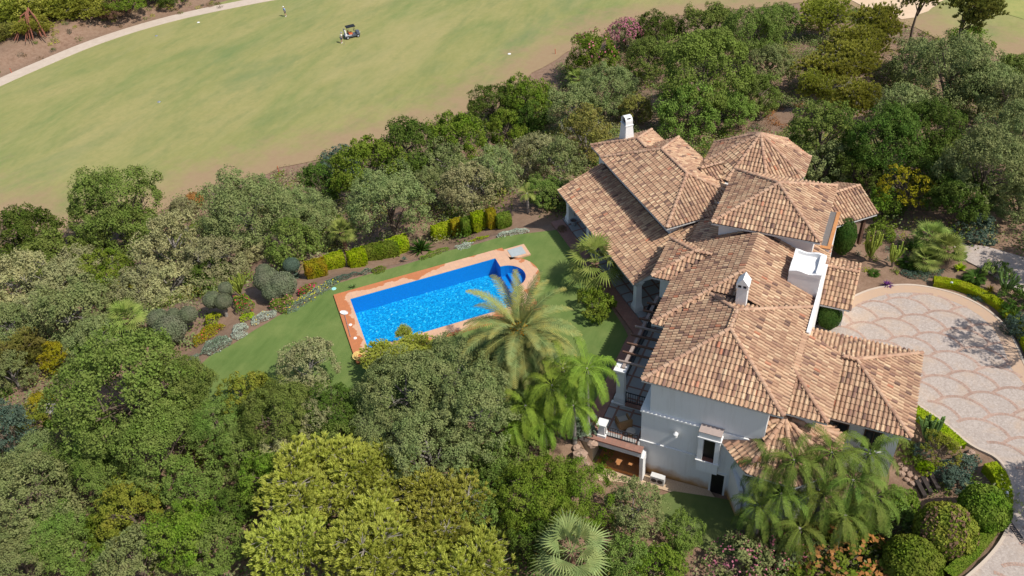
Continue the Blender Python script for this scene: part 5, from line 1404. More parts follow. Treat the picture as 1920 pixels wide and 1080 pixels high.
for a in TR:
    name,cat,label,px,py,w,shape,leaf=a
    if px>1480 and py<430 and shape in('big','mid','small'): w*=1.18
    if px<400 and py<110: w*=.85; py-=10
    kw={}
    if name=='juniper': kw['sz']=.55
    if shape=='pinelow': kw['sz']=.7
    if name in('clipped_bush',): kw['sz']=1.15
    grp={'pine':'pines of the surrounding woods','oak':'oaks of the surrounding woods','olive':'wild olives on the slope','carob':'carob trees on the slope','bush':'bushes of the slope and garden','tree':'mixed trees of the woods','oleander':'oleanders','cypress':None,'magnolia':None,'juniper':None}.get(cat)
    t=plant(name,cat,label,px,py,w,shape,leaf,grp,bark=TWIG if shape=='bare' or leaf in('pine','drypine') else (BARKGREY if 'olive' in name else BARK),**kw)
    if name=='oleander': blossoms(t,'pinkflower',1500 if py<200 else 420,.075,int(px),.45 if shape=='shrub' else 1.1)
    if 'pink blossoms' in label: blossoms(t,'pinkflower',160,.07,3,1.1)
    if 'browned' in label: 
        rng=np.random.default_rng(5); blossoms(t,'deadorange',700,.10,8,.45 if shape=='shrub' else .75,.7)
    if 'flowering green' in label: blossoms(t,'yellowflower',60,.08,4,.45)
# bright wild olive with yellow twig on the lone oak
# ---- palms -------------------------------------------------------
palm('date_palm','large date palm with arching grey green fronds over the near pool side','palm',975,618,'date',4.6,1.0,'palmdate')
palm('fan_palm','fan palm beside the left porch column on the lawn','palm',1116,492,'washy',2.2,1.2,'palmfan')
palm('fan_palm','fan palm with brown trunk in the clipped hedge above the pool','palm',641,436,'fan',2.6,1.0,'palmfan')
palm('fan_palm','fan palm with leaning red brown trunk on the left slope','palm',238,596,'fan',2.3,1.15,'palmfan')
palm('fan_palm','big silvery fan palm at the bottom edge of the picture','palm',1072,1035,'washy',3.0,1.12,'palmfansilver')
palm('fan_palm','small fan palm on the golf side beside the pink blossoms','palm',1084,148,'fan',1.6,1.2,'palmfan')
palm('fan_palm','tiny fan palm right of the pink oleander','palm',1253,52,'fan',1.8,1.0,'palmfan')
palm('fan_palm','yellowish fan palm cluster in the planted bed, rear one','palm',1748,445,'fan',1.4,1.1,'palmfan')
palm('fan_palm','yellowish fan palm in the planted bed, right one','palm',1775,468,'fan',1.2,1.1,'palmfan')
palm('fan_palm','pale fan palm in the planted bed, front left one','palm',1737,485,'fan',.9,.9,'palmfan')
palm('palm','short palm with thin crown and pale trunk by the end of the clipped hedge','palm',988,362,'smallfeather',2.2,.9,'palmfan',PALMBARKGREY)
QP=[(1100,690,6.0,.82,'palmqueen','light green queen palm with thin grey trunk by the patio path'),
(1035,722,4.5,.80,'palmqueen','light green queen palm left of the thin grey trunk'),
(985,760,3.2,.72,'palmqueen','low light green queen palm under the date palm'),
(1020,795,2.2,.62,'palmqueen','lowest queen palm with yellow hanging frond above the rocks'),
(1075,760,3.6,.70,'palmqueen','light green queen palm just left of the patio path lamps'),
(1055,690,3.8,.72,'palmqueen','light green queen palm touching the date palm fronds'),
(965,800,2.4,.62,'palmqueen','light green queen palm low beside the grey olive'),
(1490,862,6.4,.80,'palmqueendark','dark queen palm reaching the tiled bay roof'),
(1560,848,6.6,.80,'palmqueendark','dark queen palm in front of the garage wall window'),
(1632,850,6.0,.78,'palmqueendark','dark queen palm under the garage roof corner'),
(1545,925,4.6,.78,'palmqueendark','dark queen palm in the middle of the palm group'),
(1425,950,3.6,.70,'palmqueendark','dark queen palm nearest the lower lawn'),
(1640,930,4.2,.78,'palmqueendark','dark queen palm above the timber steps'),
(1500,990,3.4,.66,'palmqueendark','lowest dark queen palm above the pink oleanders'),
(1440,880,5.2,.74,'palmqueendark','dark queen palm hanging over the tiled bay roof on its left'),
(1600,900,5.4,.76,'palmqueendark','dark queen palm between the garage wall and the timber steps'),
(1585,965,4.0,.7,'palmqueendark','dark queen palm in front of the shaded rock slope'),
(1465,925,4.6,.72,'palmqueendark','dark queen palm over the little stair wall')]
for i,(x,y,h,s,lf,lab) in enumerate(QP): palm('queen_palm',lab,'palm',x,y,'queen',h,s,lf,PALMBARKGREY,'queen palms around the villa')
CY=[(1722,500,.25,1.0,'dark cycad in the middle of the planted bed'),(1700,492,.2,.85,'smaller dark cycad left in the planted bed'),(1828,520,.3,1.05,'large dark cycad beside the curved clipped hedge'),(1800,478,.2,.7,'small cycad near the entrance road end'),(1896,585,.2,.9,'dark cycad near the right edge by the curved hedge'),(1638,512,.1,.6,'little cycad at the upper tip of the cobbled driveway')]
for x,y,h,s,lab in CY: palm('cycad',lab,'cycad',x,y,'cycad',h,s,'cycad',None,'cycads in the planted beds')
m=MB(); rg=random.Random(9)
for i in range(16):
    a=i*2.4; q=Vector((math.cos(a)*.5,math.sin(a)*.5,.35)); m.tube([(0,0,0),q*.7,q+Vector((0,0,-.35))],[.03,.02,.02],4,t=.5)
    for k in range(26): e=q+Vector((rg.gauss(0,.14),rg.gauss(0,.14),-.3+rg.gauss(0,.16))); m.ball(e,.045,4,3,t=rg.random())
dp=[o for o in bpy.data.objects if o.name.startswith('date_palm')][0]; o=m.build('fruit_clusters',LM['fruit'],dp); o.location=(0,0,4.5)
# trees beyond the right edge of the picture whose shade falls on the drive
for (x,y,R_,lab) in ((15.6,52.4,2.6,'sparse tree just beyond the right edge beside the curved hedge'),(17.5,38.5,3.2,'tree beyond the lower right edge shading the bottom of the driveway'),(16.5,61.5,3.0,'tree beyond the right edge shading the entrance road')):
    me,h,tr=proto('loose' if R_<3 else 'mid',1); t=empty('roadside_tree',(x,y,tz(x,y)),lab,'tree',s=(R_,R_,R_)); c=link('crown',me,LM['oak'],t); c.location=(0,0,h+1.6 if R_<3 else h+1.0); link('trunk',tr,BARK,t).scale=(1,1,1.9)
# bird of paradise clump in the hedge line
rosette(790,470,1.5,'dark spiky bird of paradise clump between the clipped hedges','cycad',60,'bird_of_paradise','plant',.05,4,.62)
rosette(662,540,.45,'small spiky aloe right of the fan palm trunk by the hedge','cactusgreen',24,'aloe','aloe',.09,5,.5)
rosette(758,487,.4,'pale green spiky agave in front of the clipped hedge','bluegreen',22,'agave','agave',.1,6,.5)
rosette(556,520,.7,'grey green spiky aloe clump left of the yellow clipped shrub','bluegreen',40,'aloe','aloe',.07,7,.6)
rosette(1663,537,.55,'dark purple spiky rosette plant on the driveway edge','purple',40,'purple_rosette','plant',.07,8,.55)
rosette(1600,1000,.9,'pale striped agave in the shade under the palms','silver',18,'agave','agave',.05,9,.5)
rosette(1800,505,.6,'light green rosette plant near the curved hedge start','limegreen',30,'agave','agave',.1,10,.45)
rosette(1856,545,.5,'reddish spiky rosette behind the curved hedge','redhedge',30,'agave','agave',.05,11,.6)
# cacti
cactus(455,560,2.6,'yellow green candelabra cactus left of the big topiary','cactus',16,1.1,2)
cactus(215,650,2.6,'yellow green candelabra cactus left of the slope fan palm','cactus',14,1.5,3)
cactus(262,655,2.0,'narrow green cactus right of the slope fan palm','cactusgreen',8,.7,4)
cactus(1630,490,3.0,'tall bright candelabra cactus nearest the gatehouse','cactus',14,1.3,5)
cactus(1672,500,2.4,'slender candelabra cactus left of the cycads','cactus',10,1.2,6)
cactus(1735,835,2.8,'dark green candelabra cactus at the garage corner','cactusgreen',18,1.5,7)
cactus(1882,555,2.3,'green candelabra cactus at the right end of the planted bed','cactusgreen',10,1.4,8)
# cloud pruned olives
topiary(330,600,[(296,598,42,1.5),(318,617,62,1.25),(352,590,36,1.7),(325,588,24,1.9)],'cloud pruned olive with four balls at the lower end of the bed',(345,640))
topiary(410,560,[(398,562,36,1.5),(418,565,34,1.5),(422,540,26,2.0)],'cloud pruned olive with three small balls and pale twisted trunk',(424,592))
topiary(515,530,[(500,524,50,1.6),(528,534,56,1.3),(494,508,30,2.1),(512,545,44,1.1)],'largest cloud pruned olive with dense merged balls',(540,552))
topiary(546,505,[(546,497,32,1.2)],'single grey clipped ball above the largest pruned olive',(548,512),'bluegreen')
# clipped hedge shrubs above the pool
HB=[(592,506,38,1.5,'redhedge','clipped shrub with orange yellow top at the left end of the hedge'),
(627,491,36,1.25,'limegreen','bright clipped shrub left of the fan palm trunk'),
(669,486,34,1.5,'limegreen','bright clipped shrub right of the fan palm trunk'),
(700,475,40,1.4,'green','mid green clipped shrub third along the hedge from the palm'),
(728,470,36,1.4,'green','mid green clipped shrub next to the spiky clump'),
(745,462,40,1.5,'limegreen','yellow green clipped shrub touching the spiky clump'),
(829,435,40,1.3,'limegreen','bright clipped shrub just right of the spiky clump'),
(857,428,22,1.5,'redhedge','narrow russet clipped shrub in the right hedge'),
(875,427,20,1.6,'green','narrow green clipped shrub in the right hedge'),
(897,417,26,1.7,'limegreen','tall bright clipped shrub in the right hedge'),
(921,412,18,1.7,'redhedge','narrow yellow clipped shrub near the right end of the hedge'),
(944,415,28,1.2,'green','low green clipped shrub at the right end of the hedge')]
for x,y,w,h,lf,lab in HB: hedgeblock(x,y-2,w*1.12,h*1.12,lf,lab,.48,45,group='clipped shrubs along the pool bed')
def column_shrub(px,py,w,hm,lab,leaf='cypress'):
    z=3.0
    for _ in range(8): p=P(px,py,z); z=tz(p.x,p.y)+hm/2
    p=P(px,py,z); r=w/2/(FPX/depth(p)); t=empty('clipped_cypress',(p.x,p.y,3.0),lab,'cypress')
    o=link('foliage',clipped_mesh(('sph',2),sph,9000,.07,4),LM[leaf],t); o.location=(0,0,hm/2); o.scale=(r,r,hm/2)
    link('inner_foliage',ballcore(),LM[leaf],o)
column_shrub(1582,447,44,3.4,'tall dense clipped cypress column beside the big square chimney')
column_shrub(1555,594,44,2.2,'clipped cypress with browned hollow beside the small tiled porch roof')
def roundbush(px,py,w,leaf,lab,hk=.95,br=None):
    z=2.5
    for _ in range(10): p=P(px,py,z); r=w/2/(FPX/depth(p)); z=tz(p.x,p.y)+r*hk*.8
    p=P(px,py,z); r=w/2/(FPX/depth(p)); t=empty('clipped_bush',(p.x,p.y,z-r*hk),lab,'bush'); o=link('foliage',clipped_mesh(('rb',1),sph,9000,.11,14),LM[leaf],t); o.location=(0,0,r*hk); o.scale=(r,r,r*hk)
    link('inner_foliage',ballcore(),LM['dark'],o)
    if br: 
        rng=np.random.default_rng(3); d=rng.normal(0,1,(1500,3)); d/=np.linalg.norm(d,axis=1,keepdims=True); d=d[(d@np.array([.1,-.6,.75])>.45)&(np.sin(d[:,0]*7)>-.4)]; V,F=leafquads(d*1.03,d,.10,.8,rng,.5); b=link('browned_leaves',quadmesh('browned',V,F,rng.random(len(d))),LM[br],o)
roundbush(1772,1000,112,'yellowolive','round clipped bush with browned leaves near the driveway curve',1.1,'brown')
roundbush(1845,955,92,'green','neat round green bush nearest the driveway curve',1.05)
roundbush(1712,1058,110,'green','dark green round bush at the bottom edge beside the juniper')
# low hedges
gh=[P(x,y,3.0).xy for x,y in [(1742,533),(1790,541),(1835,560),(1872,584),(1902,622),(1925,665),(1965,730)]]
ribbonhedge('hedge',[p+Vector((.25,.25)) for p in gh],.75,.5,'limegreen','curved low clipped hedge round the upper right of the driveway',2.95)
gh=[P(x,y,3.0).xy for x,y in [(1722,768),(1765,797),(1812,838)]]
ribbonhedge('hedge',[p+Vector((-.3,-.3)) for p in gh],.7,.5,'limegreen','low clipped hedge between the garage and the cobbled driveway',2.9)
gh=[P(x,y,3.0).xy for x,y in [(1862,875),(1884,905),(1890,945),(1880,985)]]
ribbonhedge('hedge',[p+Vector((-.25,-.1)) for p in gh],.8,.65,'limegreen','curved clipped hedge round the neat green bush',2.8)
gh=[P(x,y,3.0).xy for x,y in [(1873,1000),(1838,1042),(1790,1085)]]
ribbonhedge('hedge',[p+Vector((-.35,.1)) for p in gh],.6,.4,'green','low shaded hedge along the bottom right driveway edge',2.8)
# flower bed mats
mat_patch('silver_cushion',[(435,608),(452,598),(466,612),(462,634),(444,640),(430,630)],'silver','silvery white cushion plant at the narrow end of the lawn','cushion plant',.35,600,.08,seed=2)
mat_patch('silver_cushion',[(470,590),(490,578),(522,582),(515,596),(485,608),(468,612)],'silver','second silvery cushion plant right of the white one','cushion plant',.3,600,.08,('yellowflower',.01),seed=3)
mat_patch('lavender_mat',[(380,628),(410,618),(440,640),(420,658),(395,668),(372,660)],'lavender','grey green mat plant under the small pruned olive','ground cover',.3,500,.09,('silver',.02),seed=4)
mat_patch('lavender_mat',[(350,655),(368,655),(375,680),(362,690)],'lavender','small grey green mat plant at the lowest tip of the bed','ground cover',.25,500,.09,seed=5)
mat_patch('flower_mat',[(528,575),(560,556),(600,532),(628,520),(636,532),(600,556),(560,582),(538,592)],'lavender','long silvery mat with yellow flowers along the lawn edge','ground cover',.28,520,.09,('yellowflower',.03),seed=6)
mat_patch('rose_bush',[(500,568),(520,555),(548,550),(552,575),(535,590),(512,585)],'green','pink and red rose bush in the bed below the largest pruned olive','rose bush',.6,420,.11,('pinkflower',.10),seed=7)
mat_patch('rose_bush',[(555,540),(572,530),(592,528),(590,545),(566,556)],'green','red rose bush left of the yellow clipped shrub','rose bush',.55,420,.11,('redflower',.12),seed=8)
mat_patch('yellow_shrub',[(352,622),(372,598),(400,590),(420,600),(385,622),(360,636)],'yellow','low yellow green shrub between the pruned olives','low shrub',.45,420,.11,('redflower',.01),seed=9)
mat_patch('yellow_shrub',[(375,590),(395,570),(412,580),(400,596),(382,602)],'limegreen','yellow green shrub behind the small balls of the pruned olives','low shrub',.8,420,.11,seed=10)
mat_patch('red_tipped_shrub',[(432,552),(455,542),(478,560),(470,578),(440,580)],'green','green shrub with orange red tips left of the roses','low shrub',.9,420,.11,('redflower',.06),seed=11)
mat_patch('yellow_shrub',[(442,588),(455,580),(475,580),(472,594),(452,598)],'limegreen','small lime shrub at the foot of the red tipped shrub','low shrub',.4,420,.10,seed=12)
mat_patch('blue_mat',[(605,528),(640,512),(672,505),(676,515),(640,528),(612,538)],'bluegreen','blue green mat below the bright clipped shrubs','ground cover',.3,520,.09,seed=13)
mat_patch('blue_mat',[(672,512),(690,498),(700,500),(696,512),(680,518)],'lavender','grey mat plant right of the palm trunk bed','ground cover',.35,520,.09,seed=14)
mat_patch('green_mat',[(694,508),(712,500),(724,502),(720,512),(700,516)],'green','dark green mat plant in the mulch right of the hedge','ground cover',.35,520,.10,seed=15)
mat_patch('green_mat',[(786,482),(812,470),(842,462),(840,470),(812,482),(792,490)],'green','dark green mat strip in front of the spiky clump','ground cover',.35,520,.10,seed=16)
mat_patch('silver_mat',[(852,462),(868,452),(886,452),(884,464),(862,470)],'silver','grey silvery cushion below the right clipped shrubs','cushion plant',.3,520,.09,seed=17)
mat_patch('silver_mat',[(930,440),(950,430),(985,424),(992,436),(960,444),(934,448)],'silver','pale silvery mat at the right end of the pool bed','cushion plant',.35,520,.09,seed=18)
mat_patch('lime_mat',[(865,448),(890,440),(915,436),(912,444),(886,450)],'limegreen','lime green edging plants in front of the right hedge','ground cover',.3,520,.10,seed=19)
mat_patch('blue_mat',[(1690,505),(1730,512),(1770,508),(1765,522),(1720,526),(1692,518)],'bluegreen','blue green mat under the cycads in the planted bed','ground cover',.35,420,.11,seed=20)
mat_patch('blue_mat',[(1815,548),(1850,560),(1862,575),(1840,572),(1812,560)],'bluegreen','blue green mat behind the curved clipped hedge','ground cover',.35,420,.11,seed=21)
mat_patch('blue_mat',[(1760,870),(1800,865),(1835,880),(1815,905),(1775,915),(1745,895)],'bluegreen','blue green planting above the timber steps','ground cover',.5,420,.12,seed=22,zb=2.0)
mat_patch('grass_strip',[(1745,902),(1770,885),(1815,858),(1832,862),(1790,895),(1762,916)],'leafy','short grass strip between the rock edging and the driveway bush','grass',.08,420,.08,seed=23,kind='stuff',zb=2.4)
# rock edging and scattered stones
def rock(px,py,w,label,seed,z0=None,group=None,mat=None):
    z=2.0
    for _ in range(6): p=P(px,py,z); z=tz(p.x,p.y)
    p=P(px,py,z); r=w/2/(FPX/depth(p)); rng=random.Random(seed); m=MB(); m.ball((0,0,0),r,9,6,sq=(1,rng.uniform(.7,1),.7))
    for i,v_ in enumerate(m.v): k=1+.22*math.sin(v_[0]*9/r+seed)*math.cos(v_[1]*8/r+v_[2]*6/r); m.v[i]=(v_[0]*k,v_[1]*k,v_[2]*k)
    o=m.build('rock',mat or ROCK); o.location=(p.x,p.y,z+r*.25); o.rotation_euler=(0,0,rng.uniform(0,6)); return tag(o,label,'rock',group)
RK=[(1088,856,30,'largest reddish boulder in the rock garden by the gravel'),(1110,835,22,'reddish boulder under the small white pier'),(1070,868,16,'small boulder at the left end of the rock garden'),(1080,840,16,'boulder above the largest one in the rock garden'),(1130,868,18,'reddish boulder next to the gravel strip'),(1792,838,22,'boulder beside the small yellow leaved tree'),(1100,872,14,'small boulder below the largest one in the rock garden')]
for i,(x,y,w,l) in enumerate(RK): rock(x,y,w,l,i+3)
EDGE=[(1688,872),(1697,881),(1706,890),(1717,897),(1727,904),(1738,903),(1749,898),(1759,893),(1769,888),(1779,882),(1788,875),(1797,868),(1805,861),(1813,855),(1820,849),(1700,900),(1712,908),(1690,890)]
for i,(x,y) in enumerate(EDGE): rock(x,y,11+(i%3)*2,'pale stone of the rock edging round the small tree by the garage',i+30,group='stones of the rock edging')
# undergrowth of the slopes --------------------------------------
def undergrowth(name,region_px,z,label,leafs,dens,seed,excl=(),hmax=.9,size=.17,cover=.45,nper=90):
    rng=np.random.default_rng(seed); poly=pw(region_px,z) if not isinstance(region_px[0],Vector) else region_px
    xs=[p.x for p in poly]; ys=[p.y for p in poly]; n=int((max(xs)-min(xs))*(max(ys)-min(ys))*dens)
    X=rng.uniform(min(xs),max(xs),n); Y=rng.uniform(min(ys),max(ys),n)
    ok=pdist(X,Y,poly)<0
    for e in excl: ok&=pdist(X,Y,e)>.8
    nz=np.sin(X*.21+2)*np.cos(Y*.23)+.6*np.sin(X*.55+Y*.4)+.5*rng.normal(0,1,n); ok&=nz>(cover-.9)*1.2
    X,Y=X[ok],Y[ok]; Z=terr(X,Y); k=len(X)
    R=rng.uniform(.38*hmax,hmax,k); grp=rng.integers(0,len(leafs),k)
    par=None
    for gi,lf in enumerate(leafs):
        idx=np.where(grp==gi)[0]; kk=np.repeat(idx,nper); m_=len(kk)
        d=rng.normal(0,1,(m_,3)); d[:,2]=np.abs(d[:,2]); d/=np.linalg.norm(d,axis=1,keepdims=True)
        rr=R[kk][:,None]*rng.uniform(.5,1.05,(m_,1)); C=np.stack([X[kk],Y[kk],Z[kk]],1)+d*rr*np.array([1.15,1.15,.85])+rng.normal(0,.06,(m_,3))
        V,F=leafquads(C,d+np.array([0,0,.3]),size,.6,rng,.6); var=np.clip(.5*rng.random(k)[kk]+.5*rng.random(m_),0,1)
        o=link(name if par is None else 'shrub_cover',quadmesh(name,V,F,var),LM[lf],par)
        if par is None: par=o; tag(o,label,'undergrowth',kind='stuff')
    return par
FULL=[Vector((-125,20)),Vector((-60,2)),Vector((0,5)),Vector((40,25)),Vector((45,70)),Vector((45,125)),Vector((-10,140)),Vector((-60,100)),Vector((-100,60))]
house_x=[Vector((-25,56)),Vector((-15,45)),Vector((-15,33.5)),Vector((0,33)),Vector((8,38)),Vector((12,42)),Vector((14,60)),Vector((4,62)),Vector((-4,67)),Vector((-14,67)),Vector((-24,64))]
bedz=pw([(350,680),(380,560),(440,520),(560,490),(620,450),(760,430),(1000,380),(1045,380),(1045,440),(640,540),(420,680)],2.8)
undergrowth('undergrowth',FULL,0,'mixed low scrub covering the slopes between the trees',['oak','greyoak','olive','green','greyoak','darkpine','olive','dark'],.36,41,(fair,lawn,drive,drive2,lower,house_x,bedz,pw([(1380,200),(1500,160),(1640,150),(1830,200),(1800,240),(1500,240)],-2)),1.9,.21,.12,150)
undergrowth('dry_scrub',[(1380,200),(1470,150),(1560,140),(1660,150),(1830,190),(1800,240),(1640,250),(1480,240)],-2,'brown dry scrub under the yellow pines',['brown','greybrown','deadorange'],.5,42,(fair,),.8,.16,.5,70)
undergrowth('bank_scrub',[(-120,150),(0,120),(90,80),(170,45),(260,18),(420,-8),(420,-60),(-120,-60)],-6,'dry grass and scrub on the bank above the buggy path',['brown','drypine','oak','greybrown'],.35,47,(),.8,.17,.35,70)
undergrowth('dry_scrub',[(960,190),(1010,150),(1060,110),(1090,130),(1050,200),(1000,210)],-6,'dry straw scrub in the gully on the fairway edge',['brown','greybrown'],.5,43,(fair,),.6,.16,.3,60)
undergrowth('bed_plants',[(1592,480),(1620,420),(1700,420),(1780,440),(1880,500),(1930,600),(1900,600),(1850,570),(1750,525),(1640,520)],3.0,'mixed small plants in the red soil bed by the gatehouse',['green','lavender','bluegreen','limegreen'],.9,44,(drive,drive2),.42,.12,.55,50)
undergrowth('bed_plants',[(1650,900),(1740,930),(1850,900),(1880,1000),(1780,1080),(1500,1080),(1560,980)],1.5,'mixed shade plants beside the bottom right driveway',['green','oak','dark'],.8,45,(drive,lower),.5,.13,.3,60)
# ---------------------------------------------------------------- small things
def at(px,py,z): p=P(px,py,z); return p
def parentize(o,t): o.parent=t
# hose coil, skimmer pole, skimmer lids
p=at(675,668,3.0); m=MB(); 
HOSE=simple('hose_yellow',(.80,.62,.22),(.70,.5,.16),6,.6)
pts=[]
for i in range(150):
    a=i*.33; r=.14+.40*(i%50)/50+.01*math.sin(i); pts.append((r*1.15*math.cos(a),r*math.sin(a),.03+.035*(i//50)+.01*math.sin(i*1.7)))
m.tube(pts,.026,5); o=m.build('pool_hose',HOSE); o.location=(p.x,p.y,3.0); tag(o,'coiled yellow hose lying on the near left corner of the pool coping','hose')
a=at(645,586,3.06); b=at(657,631,3.06); t=empty('skimmer_net',(a.x,a.y,3.0),'long pool skimmer net with white head lying on the left coping','skimmer net')
d=(b-a); m=MB(); m.tube([(0,0,.05),(d.x,d.y,.05)],.018,6); m.build('pole',STEEL,t)
m=MB(); m.tube([(.34*math.cos(i/10*6.283),.2*math.sin(i/10*6.283),.06) for i in range(11)],.03,5); m.poly([(.33*math.cos(i/10*6.283),.19*math.sin(i/10*6.283),.05) for i in range(10)]); m.build('net_head',WHITE2,t)
for x,y,l in ((657,609,'white round skimmer lid on the left coping, upper one'),(666,634,'white round skimmer lid on the left coping, lower one')):
    p=at(x,y,3.0); m=MB(); m.lathe([(0,.03),(.12,.03),(.14,.0)],(0,0,0),14); o=m.build('round_lid',WHITE2); o.location=(p.x,p.y,3.004); tag(o,l,'lid','skimmer lids on the left coping')
p=at(626,541,2.88); m=MB(); m.lathe([(0,.03),(.17,.03),(.2,.0)],(0,0,0),14); o=m.build('valve_cover',simple('aqua_plastic',(.35,.72,.68),None,4,.5)); o.location=(p.x,p.y,2.864); tag(o,'pale turquoise round cover in the lawn beside the bed','cover')
# AC unit at the foot of the wall
p=at(1232,893,0.1); t=empty('air_conditioner',(-8.85,34.95,0.0),'white outdoor air conditioning unit at the foot of the shaded wall','air conditioner')
m=MB(); m.box(-.46,.46,-.19,.19,.1,.78); m.build('casing',simple('ac_white',(.66,.65,.62),(.55,.53,.5),3,.6),t)
for x in (-.22,.2):
    m=MB(); n=16
    m.poly([(x+.19*math.cos(i/n*6.283),-.2,.44+.19*math.sin(i/n*6.283)) for i in range(n)]); m.build('fan_grille',IRON,t)
m=MB(); m.box(-.4,-.32,-.17,.17,0,.1); m.box(.32,.4,-.17,.17,0,.1); m.build('foot',IRON,t)
# patio chair
WICK=simple('wicker',(.34,.20,.09),(.22,.12,.05),12,.8); CUSH=simple('cushion',(.50,.45,.38),(.42,.38,.32),3,.9)
t=empty('armchair',(-11.75,36.5,2.86),'brown wicker armchair with pale cushion on the small patio','armchair',rz=math.radians(-140))
m=MB(); m.box(-.45,.45,-.45,.45,.08,.34); m.build('seat_base',WICK,t)
m=MB(); m.box(-.45,.45,.33,.45,.34,.85); m.build('backrest',WICK,t)
for s in (-1,1): m=MB(); m.box(s*.39-.06,s*.39+.06,-.45,.33,.34,.6); m.build('armrest',WICK,t)
m=MB(); m.box(-.32,.32,-.44,.32,.345,.46); m.build('seat_cushion',CUSH,t)
for sx in(-1,1):
    for sy in(-1,1): m=MB(); m.box(sx*.4-.03,sx*.4+.03,sy*.4-.03,sy*.4+.03,0,.08); m.build('leg',WICK,t)
t=empty('side_table',(-11.05,35.9,2.86),'low round wooden side table beside the wicker armchair','table'); m=MB(); m.lathe([(0,.42),(.3,.42),(.3,.38),(0,.38)],(0,0,0),16); m.build('table_top',CUSH,t); m=MB(); m.lathe([(.05,.38),(.05,.03),(.18,.0)],(0,0,0),10); m.build('pedestal',WICK,t)
# round stone lamps by the path
for x,y,l in ((1113,781,'white mushroom garden lamp by the path, upper one'),(1101,811,'white mushroom garden lamp at the path corner, lower one')):
    p=at(x,y,3.2); m=MB(); t=empty('garden_lamp',(p.x,p.y,2.85),l,'garden lamp','mushroom lamps beside the path'); m.lathe([(0,.42),(.1,.41),(.22,.35),(.25,.28),(.2,.26)],(0,0,0),16); m.build('lamp_shade',WHITE2,t,True); m=MB(); m.lathe([(.06,.28),(.06,0)],(0,0,0),10); m.build('stem',WHITE2,t)
# plant pot by the porch column
p=at(1076,418,3.2); t=empty('plant_pot',(p.x,p.y,3.0),'grey plant pot at the foot of the outer porch column','pot'); m=MB(); m.lathe([(.0,.02),(.2,.0),(.3,.5),(.33,.5),(.33,.44),(.27,.42),(.0,.42)],(0,0,0),16); m.build('pot',simple('grey_pot',(.32,.34,.36),None,3,.7),t); m=MB(); m.lathe([(0,.43),(.26,.425)],(0,0,0),14); m.build('soil',MORTAR,t)
p=at(1054,432,3.0); 
plant('potted_bush','bush','small dark plant on the red path by the outer porch column',1054,430,16,'shrub','brown')
# closed parasol and patio furniture in the porch void
t=empty('parasol',(-11.9,46.7,3.0),'closed pinkish parasol standing in the porch opening','parasol'); m=MB(); m.lathe([(.02,2.5),(.10,1.9),(.2,1.1),(.05,1.0)],(0,0,0),12); m.build('canopy',simple('parasol_cloth',(.55,.40,.38),None,3,.9),t); m=MB(); m.lathe([(.025,2.6),(.025,.05),(.25,.05),(.25,0)],(0,0,0),10); m.build('pole',STEEL,t)
t=empty('garden_table',(-13.0,47.6,3.0),'dark square table in the shade of the porch opening','table'); m=MB(); m.box(-.6,.6,-.5,.5,.7,.75); m.build('table_top',IRON,t)
for sx in(-1,1):
    for sy in(-1,1): m=MB(); m.box(sx*.5-.03,sx*.5+.03,sy*.42-.03,sy*.42+.03,0,.7); m.build('leg',IRON,t)
# timber sleeper steps going down below the garage
SLP=simple('sleeper_wood',(.06,.045,.04),(.03,.025,.022),6,.9)
t0=P(1748,905,2.3); t1=P(1560,960,.6)
t=empty('sleeper_steps',(t0.x,t0.y,2.0),'dark timber sleeper steps descending through the rock edging','steps')
SL=[(1752,900,2.3),(1738,907,2.1),(1727,914,1.95),(1650,935,1.4),(1635,938,1.2),(1620,941,1.0),(1605,944,.8),(1590,948,.6)]
for x,y,z in SL:
    p=P(x,y,z); m=MB(); M=Matrix.Translation((p.x-t0.x,p.y-t0.y,z-2.0))@Matrix.Rotation(math.radians(-62),4,'Z'); m.box(-.6,.6,-.13,.13,-.4,.0,M=M); m.build('sleeper',SLP,t)
# drain grate on the drive
p=P(1905,998,3.0); m=MB(); M=Matrix.Translation((p.x,p.y,3.0))@Matrix.Rotation(math.radians(-58),4,'Z')
for i in range(14): m.box(-.75+i*.11,-.69+i*.11,-.12,.12,.002,.02,M=M)
m.box(-.8,.8,-.15,-.12,.002,.022,M=M); m.box(-.8,.8,.12,.15,.002,.022,M=M)
o=m.build('drain_grate',IRON); tag(o,'dark slotted drain grate across the driveway bottom right','drain')
# garden spotlights
for x,y,z,l in ((1783,534,3.2,'small grey ball lamp beside the start of the curved hedge'),(1884,932,3.0,'small blue grey lamp on the hedge of the neat green bush')):
    p=P(x,y,z); t=empty('garden_lamp',(p.x,p.y,2.9),l,'garden lamp'); m=MB(); m.ball((0,0,.45),.14,12,8); m.build('globe',simple('lamp_glass',(.6,.62,.66),None,3,.3),t,True); m=MB(); m.lathe([(.04,.33),(.04,0)],(0,0,0),8); m.build('stem',IRON,t)
# wall lamp post marker stakes on the golf course
STK=simple('stake_red',(.55,.10,.05),None,3,.7)
for x,y,l in ((1041,96,'red golf marker stake nearest the pink blossoms'),(908,178,'red golf marker stake above the dry gully'),(521,316,'red golf marker stake above the grey olive'),(20,132,'orange marker stake on the bare bank left of the path'),(1560,12,'red golf marker stake at the top near the yellow pines')):
    p=P(x,y,GZ+.4); m=MB(); m.tube([(0,0,-.2),(0,0,.8)],.05,6); m.lathe([(.05,.8),(.0,.9)],(0,0,0),6); o=m.build('marker_stake',STK); o.location=(p.x,p.y,tz(p.x,p.y)); tag(o,l,'marker stake','golf marker stakes')
